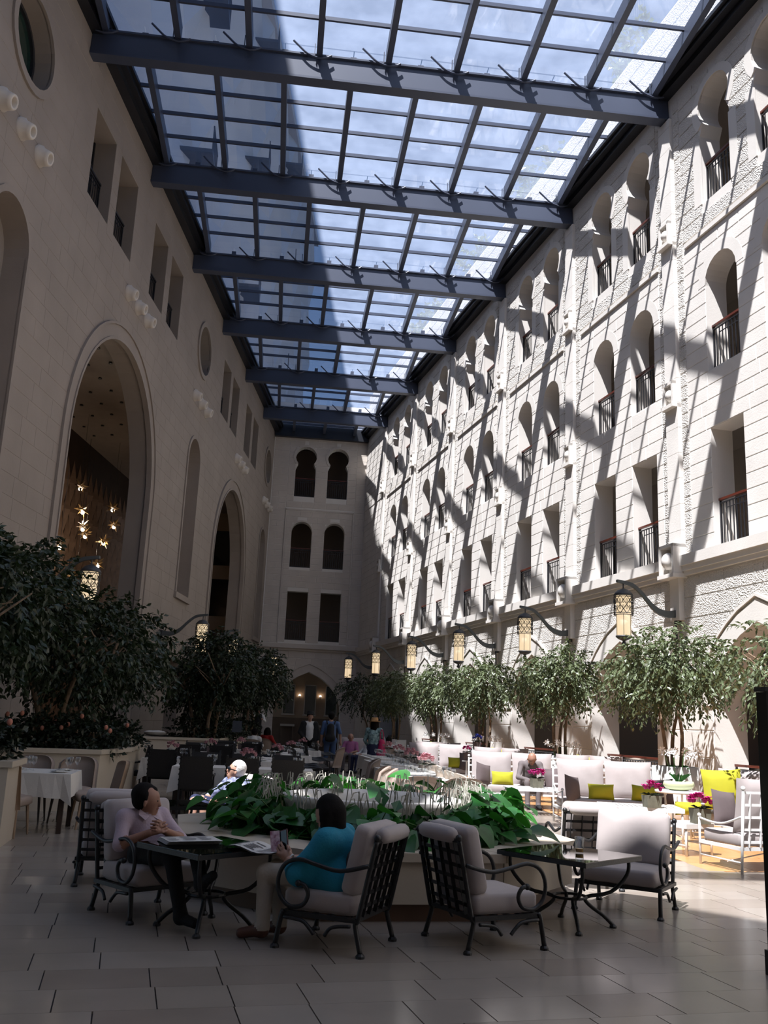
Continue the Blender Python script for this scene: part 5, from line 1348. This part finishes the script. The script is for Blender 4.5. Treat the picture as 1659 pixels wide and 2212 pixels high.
# ------------------------------------------------------------------ people: one continuous surface from blended tapered limbs
def nets(V, org, h):
    s = V < 0; nx, ny, nz = V.shape
    c = [(0, 0, 0), (1, 0, 0), (0, 1, 0), (1, 1, 0), (0, 0, 1), (1, 0, 1), (0, 1, 1), (1, 1, 1)]
    sl = lambda a, o: a[o[0]:nx-1+o[0], o[1]:ny-1+o[1], o[2]:nz-1+o[2]]
    cnt = sum(sl(s, o).astype(np.int8) for o in c); mix = (cnt > 0) & (cnt < 8)
    I = np.argwhere(mix); acc = np.zeros((len(I), 3)); num = np.zeros(len(I))
    for a, b in ((0, 1), (2, 3), (4, 5), (6, 7), (0, 2), (1, 3), (4, 6), (5, 7), (0, 4), (1, 5), (2, 6), (3, 7)):
        A, B = np.array(c[a]), np.array(c[b]); pa = I+A; pb = I+B
        va = V[pa[:, 0], pa[:, 1], pa[:, 2]]; vb = V[pb[:, 0], pb[:, 1], pb[:, 2]]; m = (va < 0) != (vb < 0)
        t = np.where(m, va/np.where(va-vb == 0, 1, va-vb), 0)
        acc += m[:, None]*(A+(B-A)*t[:, None]); num += m
    P = (I+acc/num[:, None])*h+org
    idx = -np.ones(mix.shape, int); idx[mix] = np.arange(len(I)); F_ = []
    for ax in range(3):
        a, b = s, np.roll(s, -1, ax); m = a != b
        m[tuple(slice(-1, None) if k == ax else slice(None) for k in range(3))] = False
        E = np.argwhere(m); u, v = [k for k in range(3) if k != ax]
        E = E[(E[:, u] > 0) & (E[:, v] > 0) & (E[:, u] < V.shape[u]-1) & (E[:, v] < V.shape[v]-1)]
        du = np.eye(3, dtype=int)[u]; dv = np.eye(3, dtype=int)[v]
        q = [E-du-dv, E-dv, E, E-du]; Q = np.stack([idx[k[:, 0], k[:, 1], k[:, 2]] for k in q], 1)
        fl = s[E[:, 0], E[:, 1], E[:, 2]]
        if ax == 1: fl = ~fl
        Q[~fl] = Q[~fl][:, ::-1]; F_.append(Q)
    return P, np.concatenate(F_)
def cone(P, a, b, ra, rb):
    a, b = np.array(a, float), np.array(b, float); ab = b-a; L = max(1e-9, ab @ ab)
    t = np.clip(((P-a) @ ab)/L, 0, 1); d = np.linalg.norm(P-(a+t[..., None]*ab), axis=-1); return d-(ra+(rb-ra)*t)
def blob(prims, h=.014, k=.03, cut=None):
    A = np.array([[min(p[0][i]-p[2], p[1][i]-p[3]) for i in range(3)] for p in prims]).min(0)-3*h
    B = np.array([[max(p[0][i]+p[2], p[1][i]+p[3]) for i in range(3)] for p in prims]).max(0)+3*h
    # room for the radii on both ends
    A -= max(max(p[2], p[3]) for p in prims)*.5; B += max(max(p[2], p[3]) for p in prims)*.5
    n = np.ceil((B-A)/h).astype(int)+1; V = np.full(n, .25); g = [A[i]+h*np.arange(n[i]) for i in range(3)]
    for p in prims:
        a, b, ra, rb = p[:4]; r = max(ra, rb)+k+2*h; i0 = []; i1 = []
        for q in range(3):
            lo, hi = min(a[q], b[q])-r, max(a[q], b[q])+r
            i0.append(max(0, int((lo-A[q])/h))); i1.append(min(n[q], int((hi-A[q])/h)+2))
        S_ = tuple(slice(x, y) for x, y in zip(i0, i1))
        G = np.stack(np.meshgrid(g[0][S_[0]], g[1][S_[1]], g[2][S_[2]], indexing='ij'), -1)
        d = cone(G, a, b, ra, rb); kk = p[5] if len(p) > 5 else k
        o = V[S_]; hh = np.clip(.5+.5*(o-d)/kk, 0, 1); V[S_] = o+(d-o)*hh-kk*hh*(1-hh)
    if cut:
        G = np.stack(np.meshgrid(*g, indexing='ij'), -1)
        for f in cut: V = np.maximum(V, f(G))
    P, Fq = nets(V, A, h); C = P[Fq].mean(1)
    D = np.stack([cone(C, *p[:4]) for p in prims], 1); mi = np.array([p[4] for p in prims])[D.argmin(1)]
    return P, Fq, mi
def blobs_obj(name, parts, mats, parent=None):
    V = []; Fc = []; M = []; n = 0
    for P, Fq, mi in parts: V.append(P); Fc.append(Fq+n); M.append(mi); n += len(P)
    me = bpy.data.meshes.new(name); me.from_pydata(np.concatenate(V).tolist(), [], np.concatenate(Fc).tolist())
    for m in mats: me.materials.append(m)
    me.polygons.foreach_set('material_index', np.concatenate(M).astype(np.int32)); me.polygons.foreach_set('use_smooth', [True]*len(me.polygons)); me.update()
    return put(name, me, parent)
def vv(*a): return Vector(a)
def hand(w, d, nrm, side, curl=.6, mi=0):
    # w wrist, d pointing direction, nrm back-of-hand normal; four fingers and a thumb from the side of the palm
    w = Vector(w); d = Vector(d).normalized(); nrm = Vector(nrm); nrm = (nrm-d*nrm.dot(d)).normalized(); s = d.cross(nrm)*side; out = []
    out.append((w, w+d*.05, .026, .030, mi))
    for q in (-.5, .5): out.append((w+d*.02+s*.02*q, w+d*.085+s*.048*q, .018, .014, mi))
    for i, (o, L) in enumerate(((-.036, .070), (-.012, .080), (.012, .076), (.034, .058))):
        k0 = w+d*.088+s*o; a = curl*.6; d1 = (d*math.cos(a)-nrm*math.sin(a)); k1 = k0+d1*L*.5; a2 = curl*1.6; d2 = (d*math.cos(a2)-nrm*math.sin(a2)); k2 = k1+d2*L*.5
        out.append((k0, k1, .0095, .0088, mi, .006)); out.append((k1, k2, .0088, .0072, mi, .006))
    t0 = w+d*.03-s*.024; t1 = t0+(d*.55-s*.7-nrm*.3).normalized()*.035; t2 = t1+(d*.9-s*.25-nrm*.35).normalized()*.032
    out.append((t0, t1, .013, .011, mi, .008)); out.append((t1, t2, .011, .0085, mi, .006))
    return [tuple(list(map(tuple, p[:2]))+list(p[2:])) for p in out]
SEAT = dict(pel=(0, .02, .53), chest=(0, .10, .80), neck=(0, .09, .92), head=(0, .05, 1.03), shL=(-.17, .10, .86), shR=(.17, .10, .86), elL=(-.25, -.05, .64), elR=(.25, -.05, .64), wrL=(-.16, -.28, .62), wrR=(.16, -.28, .62),
            hipL=(-.09, .0, .51), hipR=(.09, .0, .51), knL=(-.11, -.43, .52), knR=(.11, -.43, .52), anL=(-.11, -.46, .10), anR=(.11, -.46, .10), toL=(-.12, -.62, .045), toR=(.12, -.62, .045))
STAND = dict(pel=(0, 0, .98), chest=(0, .01, 1.30), neck=(0, .01, 1.48), head=(0, -.015, 1.62), shL=(-.19, .01, 1.42), shR=(.19, .01, 1.42), elL=(-.25, .03, 1.13), elR=(.25, .03, 1.13), wrL=(-.26, -.06, .88), wrR=(.26, -.06, .88),
             hipL=(-.09, 0, .93), hipR=(.09, 0, .93), knL=(-.10, -.02, .50), knR=(.10, -.02, .50), anL=(-.10, .02, .09), anR=(.10, .02, .09), toL=(-.12, -.15, .045), toR=(.12, -.15, .045))
def low(J, d, e):
    o = {}
    for k, v in J.items(): o[k] = v if k[:2] in ('hd', 'hn') or v[2] < .3 else (v[0], v[1], v[2]-d-(e if k[:2] in ('ch', 'ne', 'he', 'sh') else e*.5 if k[:2] in ('el', 'wr') else 0))
    return o
def person(label, loc, rz, base, J, skin, top, legs, shoes, hair=None, hstyle='short', face=(0, -1, 0), h=.016, sleeve=.5, longleg=1.0, size=1.0, bulk=1.0, hands=True, coat=None, skirt=False, hcurl=.7):
    j = dict(base); j.update(J); g = lambda n: tuple(j[n])
    r = thing('person', label, 'person', loc, rz)
    f = Vector(face).normalized(); side = f.cross(Vector((0, 0, 1))).normalized() if abs(f.z) < .95 else Vector((1, 0, 0)); up = side.cross(f)
    H = Vector(g('head')); b = bulk
    L2 = lambda a, c, t: tuple(Vector(g(a)).lerp(Vector(g(c)), t))
    pr = [(g('hipL'), g('hipR'), .115*b, .115*b, 2), (g('pel'), g('chest'), .135*b, .150*b, 1), (L2('pel', 'chest', .1), L2('pel', 'chest', .5), .140*b, .145*b, 1), (g('chest'), tuple(Vector(g('neck'))*.6+Vector(g('chest'))*.4), .145*b, .075, 1), (g('shL'), g('shR'), .068*b, .068*b, 1),
          (g('neck'), tuple(H-up*.03), .056, .054, 0)]
    for s in 'LR':
        pr += [(g('sh'+s), g('el'+s), .062*b, .048*b, 1 if sleeve > 0 else 0)]
        e, w = 'el'+s, 'wr'+s
        if sleeve >= 1: pr += [(g(e), g(w), .046, .036, 1)]
        elif sleeve > .5: m = L2(e, w, .5); pr += [(g(e), m, .05, .045, 1), (m, g(w), .038, .029, 0)]
        elif sleeve > 0: m = L2('sh'+s, e, .75); pr += [(m, g(e), .045, .043, 0), (g(e), g(w), .042, .029, 0)]
        else: pr += [(g(e), g(w), .042, .029, 0)]
        lm = 2 if longleg > .3 else 0
        pr += [(g('hip'+s), g('kn'+s), .090*b, .064*b, 2)]
        if longleg >= 1: pr += [(g('kn'+s), g('an'+s), .064*b, .050, 2)]
        else: pr += [(g('kn'+s), g('an'+s), .058, .042, 0)]
        a_, t_ = Vector(g('an'+s)), Vector(g('to'+s)); pr += [(tuple(a_-Vector((0, 0, .03))), tuple(t_), .044, .036, 3), (g('an'+s), tuple(a_-Vector((0, 0, .04))), .04, .042, 3)]
    # head: skull, jaw, nose, ears
    pr += [(tuple(H+up*.035-f*.012), tuple(H+up*.02+f*.012), .088, .085, 0), (tuple(H-up*.03+f*.03), tuple(H-up*.075+f*.055), .066, .040, 0, .03), (tuple(H+up*.012+f*.093), tuple(H-up*.022+f*.106), .011, .016, 0, .012), (tuple(H-up*.058+f*.082), tuple(H-up*.060+f*.084), .022, .022, 0, .012),
           (tuple(H+side*.088-up*.005), tuple(H+side*.092-up*.035), .016, .012, 0, .008), (tuple(H-side*.088-up*.005), tuple(H-side*.092-up*.035), .016, .012, 0, .008)]
    parts = [blob(pr, h)]
    if hands:
        for s, sg in (('L', 1), ('R', -1)):
            w = Vector(g('wr'+s)); d = (w-Vector(g('el'+s))).normalized()
            if 'hd'+s in j: d = Vector(j['hd'+s]).normalized()
            nr = Vector(j.get('hn'+s, (0, 0, 1)))
            parts.append(blob(hand(w, d, nr, sg, hcurl), .0055 if h < .014 else .009, .012))
    blobs_obj('body', parts, [skin, top, legs, shoes], r)
    # eyes, brows and mouth
    eb = MB()
    for s in (-1, 1): eb.ball(H+side*.033*s+up*.012+f*.083, .012, 8, 6)
    eb.build('eyes', mat('dark_eye', (.02, .015, .012), .2), r, True)
    MB().tube([H-side*.026-up*.050+f*.098, H-up*.047+f*.104, H+side*.026-up*.050+f*.098], .0055, 5).build('mouth', mat('lip', (.25, .09, .075), .6), r, True)
    if hair:
        hp = [(tuple(H+up*.045-f*.02), tuple(H+up*.03-f*.015), .102, .100, 0)]
        if hstyle == 'short': hp += [(tuple(H-up*.03-f*.05), tuple(H-up*.05-f*.05), .065, .05, 0)]
        if hstyle in ('bob', 'long'):
            n = .15 if hstyle == 'bob' else .34
            hp += [(tuple(H+side*.06*s-f*.03), tuple(H+side*.080*s-f*.03-Vector((0, 0, n))), .064, .055, 0) for s in (-1, 1)]+[(tuple(H-f*.06), tuple(H-f*.075-Vector((0, 0, n))), .082, .075, 0)]
        if hstyle == 'recede': hp = [(tuple(H+up*.04-f*.045), tuple(H+up*.0-f*.04), .095, .085, 0), (tuple(H+up*.085-f*.02), tuple(H+up*.082+f*.035), .045, .034, 0), (tuple(H+up*.02-f*.01+side*.055), tuple(H+up*.03-f*.01-side*.055), .045, .045, 0)]
        Hn, fn_, un = np.array(H), np.array(f), np.array(up)
        # keep the face free: remove what lies in front of the ears below the hairline
        def facecut(G): 
            q = G-Hn; a = q @ fn_-.012; c = .052-q @ un; return np.minimum(a, c)
        blobs_obj('hair', [blob(hp, min(h, .012), .03, [facecut])], [hair], r)
    if size != 1: r.scale = (size,)*3
    return r
def child_blob(parent, name, prims, m, h=.014, k=.03): return blobs_obj(name, [blob([tuple(p)+(0,) if len(p) == 4 else p for p in prims], h, k)], [m], parent)

c_black = cmat('black_cloth', (.006, .006, .007)); c_lilac = cmat('lilac_shirt_cloth', (.42, .33, .38)); c_teal = cmat('teal_linen', (.008, .20, .30)); c_cream = cmat('cream_trousers', (.38, .33, .27))
c_white = cmat('white_shirt_cloth', (.62, .61, .59)); c_denim = cmat('denim', (.045, .085, .19)); c_bshirt = cmat('blue_shirt_cloth', (.07, .12, .24)); c_grey = cmat('grey_brown_shirt', (.12, .10, .10)); c_pink = cmat('pink_shirt_cloth', (.32, .10, .22)); c_red = cmat('red_top', (.30, .012, .01))
c_flor = mat('turquoise_print', (.05, .22, .26), .8, .7, 16, col2=(.35, .5, .5)); c_blueprint = mat('blue_print_dress', (.04, .07, .28), .8, .8, 22, col2=(.35, .38, .55)); c_leather = mat('brown_leather', (.09, .035, .02), .5); c_navy = cmat('navy_cloth', (.012, .016, .05)); c_magbag = mat('magenta_bag', (.45, .01, .09), .55)
# seated man with clasped hands
man = person('man in lilac shirt and black trousers slumped in an armchair, hands clasped', (-.92, 8.12, 0), math.radians(39), SEAT,
    low(dict(pel=(-.03, -.06, .53), chest=(-.07, .04, .76), neck=(-.09, .02, .865), head=(-.10, -.02, .965), shL=(-.25, .05, .83), shR=(.10, .06, .83), elL=(-.33, -.05, .62), elR=(.20, -.10, .64), wrL=(-.185, -.245, .725), wrR=(-.055, -.235, .735),
         hipL=(-.12, -.05, .52), hipR=(.07, -.05, .52), knL=(-.12, -.48, .55), knR=(.08, -.50, .60), anL=(-.08, -.60, .10), anR=(-.06, -.80, .42), toL=(-.05, -.76, .05), toR=(-.05, -.93, .47),
         hdL=(.75, -.45, .35), hdR=(-.75, -.45, .35), hnL=(-.3, -.9, .2), hnR=(.3, -.9, .2)), .06, .035),
    m_skin2, c_lilac, c_black, c_black, m_hairb, 'recede', (.75, -.62, -.12), .011, .45, hcurl=.75)
mb = MB()
for q in (-1, 1):
    n0 = vv(-.09, .0, .775); mb.add([n0+vv(q*.015, -.085, -.02), n0+vv(q*.075, -.03, .03), n0+vv(q*.095, -.05, -.01), n0+vv(q*.06, -.105, -.05)], [(0, 1, 2, 3)])
mb.build('collar', c_lilac, man)
# woman with phone
wom = person('woman in teal linen shirt and cream trousers reading a phone in an armchair', (.55, 7.18, 0), math.radians(242), SEAT,
    low(dict(pel=(.03, -.10, .54), chest=(.05, -.03, .77), neck=(.06, -.05, .885), head=(.065, -.08, .985), shL=(-.12, -.02, .84), shR=(.23, -.02, .83), elL=(-.20, -.22, .60), elR=(.27, -.20, .58), wrL=(-.02, -.40, .62), wrR=(.11, -.37, .63),
         hipL=(-.07, -.08, .52), hipR=(.12, -.08, .52), knL=(-.03, -.52, .52), knR=(.15, -.52, .51), anL=(.02, -.45, .10), anR=(.20, -.50, .10), toL=(.02, -.60, .045), toR=(.24, -.65, .04),
         hdL=(.25, -.6, .55), hdR=(.05, -.65, .55), hnL=(0, -.6, -.6), hnR=(.9, -.2, .2)), .06, .035),
    m_skin, c_teal, c_cream, c_leather, m_hairb, 'bob', (-.15, -.9, -.32), .011, .7, bulk=1.08)
child_blob(wom, 'shirt_drape', [((.13, -.08, .47), (.13, .04, .47), .125, .13), ((.03, -.08, 0.415), (.05, -.02, 0.655), .175, .165), ((-.10, -.02, 0.715), (.20, -.02, 0.715), .09, .09), ((.22, -.02, 0.715), (.27, -.20, 0.495), .085, .080), ((.27, -.20, 0.495), (.21, -.27, 0.515), .078, .068), ((.10, .06, 0.415), (-.02, .06, 0.435), .13, .13)], c_teal, .012, .06)
ph = thing('phone', 'phone in a colourful pink flip case held by the seated woman', 'phone', (.105, 7.30, .625), math.radians(-12))
def tilt(mb): return mb.xf(Matrix.Rotation(math.radians(-12), 4, 'Y') @ Matrix.Rotation(math.radians(-18), 4, 'X'))
tilt(MB().box((-.030, .0, .055), (.070, .008, .150), .35)).build('case_cover', mat('pink_case', (.55, .16, .28), .5, .6, 30, col2=(.75, .62, .68)), ph); tilt(MB().box((.036, .010, .055), (.072, .010, .150), -.5)).build('case_back', mat('dark_red_case', (.12, .03, .04), .5), ph); tilt(MB().box((.034, .002, .055), (.062, .003, .135), -.5)).build('screen', m_darkglass, ph)
MB().tube([vv(.105, -.35, .555)+Vector((.034*math.cos(a), .012*math.sin(a)-.0, .034*math.sin(a))) for a in [2*PI*i/14 for i in range(14)]], .006, 6, closed=True).build('bracelet', m_whitemetal, wom, True)
cushion('small taupe pillow behind the woman in teal', (.66, 7.14, .52), math.radians(242), .40, .30, .12, m_brownp, rx=-.25, seed=41)
# white-haired woman behind the planter
wh = person('white-haired woman in sunglasses and blue print reclining behind the planter', (-.50, 12.3, -.05), math.radians(-50), SEAT,
    dict(chest=(0, .10, .74), neck=(0, .10, .84), head=(0, .08, .95), shL=(-.17, .10, .80), shR=(.17, .10, .80), elL=(-.30, -.10, .60), knL=(-.16, -.40, .60), knR=(.08, -.42, .56), anL=(.10, -.62, .40), toL=(.18, -.72, .42)), m_skin, c_blueprint, c_navy, c_leather, m_hairw, 'short', (-.55, -.75, .25), .014, .3, longleg=0)
Hh = Vector((0, .08, .95)); ff = Vector((-.55, -.75, .25)).normalized(); ss = ff.cross(Vector((0, 0, 1))).normalized(); uu = ss.cross(ff); mb = MB()
for s in (-1, 1): mb.ball(Hh+ss*.036*s+uu*.012+ff*.096, .027, 10, 6, sc=(1, 1, .8)); mb.tube([Hh+ss*.06*s+uu*.012+ff*.09, Hh+ss*.098*s+uu*.01], .004, 4)
mb.tube([Hh-ss*.03+uu*.015+ff*.112, Hh+ss*.03+uu*.015+ff*.112], .004, 4); mb.build('sunglasses', m_darkglass, wh, True)
# bald man bent forward on the sofa
bd = person('bald man in a grey-brown shirt bent forward on a white sofa', (5.42, 19.75, 0), math.radians(-5), SEAT,
    dict(chest=(0, -.12, .84), neck=(0, -.24, .95), head=(0, -.32, 1.0), shL=(-.19, -.15, .88), shR=(.19, -.15, .88), elL=(-.28, -.30, .62), elR=(.28, -.30, .62), wrL=(-.08, -.46, .58), wrR=(.08, -.46, .58)), m_skin2, c_grey, c_grey, c_black, None, 'short', (0, -.75, -.66), .016, 1)
# standing people in the middle of the hall
bp = person('man in blue shirt and jeans with a black backpack, seen from behind', (1.82, 30.4, 0), math.radians(175), STAND, dict(elL=(-.28, -.05, 1.16), wrL=(-.30, -.10, .92), anL=(-.12, .05, .09), anR=(.13, -.03, .09)), m_skin, c_bshirt, c_denim, c_black, m_hairb, 'short', (.25, -.95, 0), .02, .5, size=1.08, bulk=1.05)
child_blob(bp, 'backpack', [((0, .20, 1.02), (0, .19, 1.32), .125, .105), ((-.06, .24, 1.0), (.06, .24, 1.0), .10, .10)], c_black, .02, .06)
mb = MB()
for s in (-1, 1): mb.tube(spline([(s*.10, .17, 1.40), (s*.13, .06, 1.50), (s*.13, -.12, 1.40), (s*.15, -.12, 1.2), (s*.12, .10, 1.02)], 4), .018, 5)
mb.build('backpack_strap', c_black, bp)
bj = person('man in black hat and long black jacket over a white shirt, facing the camera', (1.18, 31.6, 0), math.radians(8), STAND, dict(elL=(-.30, .0, 1.15), elR=(.30, .0, 1.15), wrL=(-.20, -.12, 1.0), wrR=(.28, -.08, .90)), m_skin, c_white, c_black, c_black, m_hairb, 'short', (.1, -1, -.1), .02, 1, size=1.06)
child_blob(bj, 'jacket', [((-.16, .0, 1.40), (-.16, .0, .82), .085, .12), ((.16, .0, 1.40), (.16, .0, .82), .085, .12), ((0, .07, 1.38), (0, .07, .85), .12, .13), ((-.2, .0, 1.42), (-.30, 0, 1.15), .075, .06), ((.2, .0, 1.42), (.30, 0, 1.15), .075, .06), ((-.30, 0, 1.15), (-.21, -.11, 1.01), .06, .05), ((.30, 0, 1.15), (.28, -.07, .93), .06, .05)], c_black, .02, .03)
MB().lathe([(.16, .0), (.165, .012), (.105, .016), (.10, .10), (.085, .115), (0, .105)], 20, (0, 0, 1.69)).build('hat', c_black, bj, True)
hw = person('woman in tan hat and turquoise print blouse with a magenta shoulder bag', (2.95, 27.8, 0), math.radians(155), STAND, dict(elL=(-.26, -.10, 1.16), wrL=(-.16, -.30, 1.10), elR=(.28, .02, 1.12), wrR=(.24, -.12, .95)), m_skin2, c_flor, c_navy, c_black, m_hairb, 'long', (.4, -.9, 0), .02, .8, size=.98, bulk=1.15)
MB().lathe([(.19, 0), (.195, .012), (.105, .02), (.10, .11), (.08, .125), (0, .115)], 20, (0, 0, 1.675)).build('hat', mat('tan_straw', (.42, .22, .08), .8), hw, True)
child_blob(hw, 'skirt', [((0, 0, 1.0), (0, 0, .45), .17, .21)], c_navy, .02)
bg_ = thing('shoulder_bag', 'magenta shoulder bag hanging from the woman in the tan hat', 'bag', (3.17, 27.66, .62), math.radians(155))
blobs_obj('pouch', [blob([((0, 0, .12), (0, 0, .44), .13, .09, 0), ((.05, 0, .1), (-.05, 0, .1), .11, .11, 0)], .02, .05)], [c_magbag], bg_); MB().tube(spline([(.05, 0, .48), (.05, .02, .68), (0, .04, .80), (-.05, .02, .68), (-.05, 0, .48)], 4), .014, 5).build('strap', c_magbag, bg_)
ws = person('waitress in white blouse and dark waistcoat standing by the left wall', (-.66, 38.9, .32), math.radians(20), STAND, dict(elR=(.26, -.12, 1.18), wrR=(.10, -.30, 1.25)), m_skin, c_white, c_black, c_black, m_hairb, 'bob', (.2, -1, 0), .022, 1)
child_blob(ws, 'waistcoat', [((0, 0, 1.0), (0, 0, 1.34), .155, .16)], c_black, .022)
sp_ = thing('stone_step', 'low stone step under the waitress', 'step', (-.66, 38.9, 0)); MB().box((0, 0, .15), (1.0, .8, .30)).build('tread', m_planter, sp_); MB().box((0, 0, .31), (1.04, .84, .03)).build('nosing', m_frame, sp_)
# seated guests further back
person('grey-haired man in a pink shirt seated on the far white sofa', (2.55, 31.45, 0), math.radians(-15), SEAT, dict(head=(0, .06, 1.05)), m_skin2, c_pink, c_grey, c_black, None, 'short', (.3, -.95, 0), .02, .45, size=1.05, bulk=1.1)
person('guest in a pale blue and white top seated beside the pink-shirted man', (3.0, 30.5, 0), math.radians(-60), SEAT, dict(), m_skin, c_white, c_navy, c_black, m_hairb, 'bob', (-.3, -.95, -.1), .02, 1)
person('dark-haired man in a white shirt seated right of the magenta bag', (3.75, 30.6, 0), math.radians(150), SEAT, dict(), m_skin, c_white, c_black, c_black, m_hairb, 'short', (.5, -.85, 0), .02, 1, size=1.02)
person('woman with long black hair in a red top seated before the end wall', (-.18, 35.2, .0), math.radians(150), SEAT, dict(), m_skin, c_red, c_black, c_black, m_hairb, 'long', (.2, -.95, 0), .02, 1, size=1.1)
person('dark-haired man in a pale shirt seated before the woman in red', (-.62, 32.6, .0), math.radians(170), SEAT, dict(), m_skin, c_white, c_black, c_black, m_hairb, 'short', (.3, -.95, 0), .02, 1, size=1.08)
for (x, y, a, lb) in ((-.18, 35.2, 150, 'woman in red'), (-.62, 32.6, 170, 'man in the pale shirt'), (3.0, 30.5, -60, 'guest in pale blue'), (3.75, 30.6, 150, 'man in the white shirt')):
    chair('taupe', x, y, a, 'taupe chair under the '+lb, G)
lm = person('dark-suited person in a pale cap behind the big left arch railing', WL(.62, 1.9, 0), math.radians(60), STAND, dict(), m_skin2, c_navy, c_black, c_black, None, 'short', (0, -1, -.2), .022, 1)
MB().lathe([(.11, 0), (.12, .03), (.10, .09), (.05, .12), (0, .125)], 16, (0, 0, 1.66)).build('cap', c_white, lm, True)
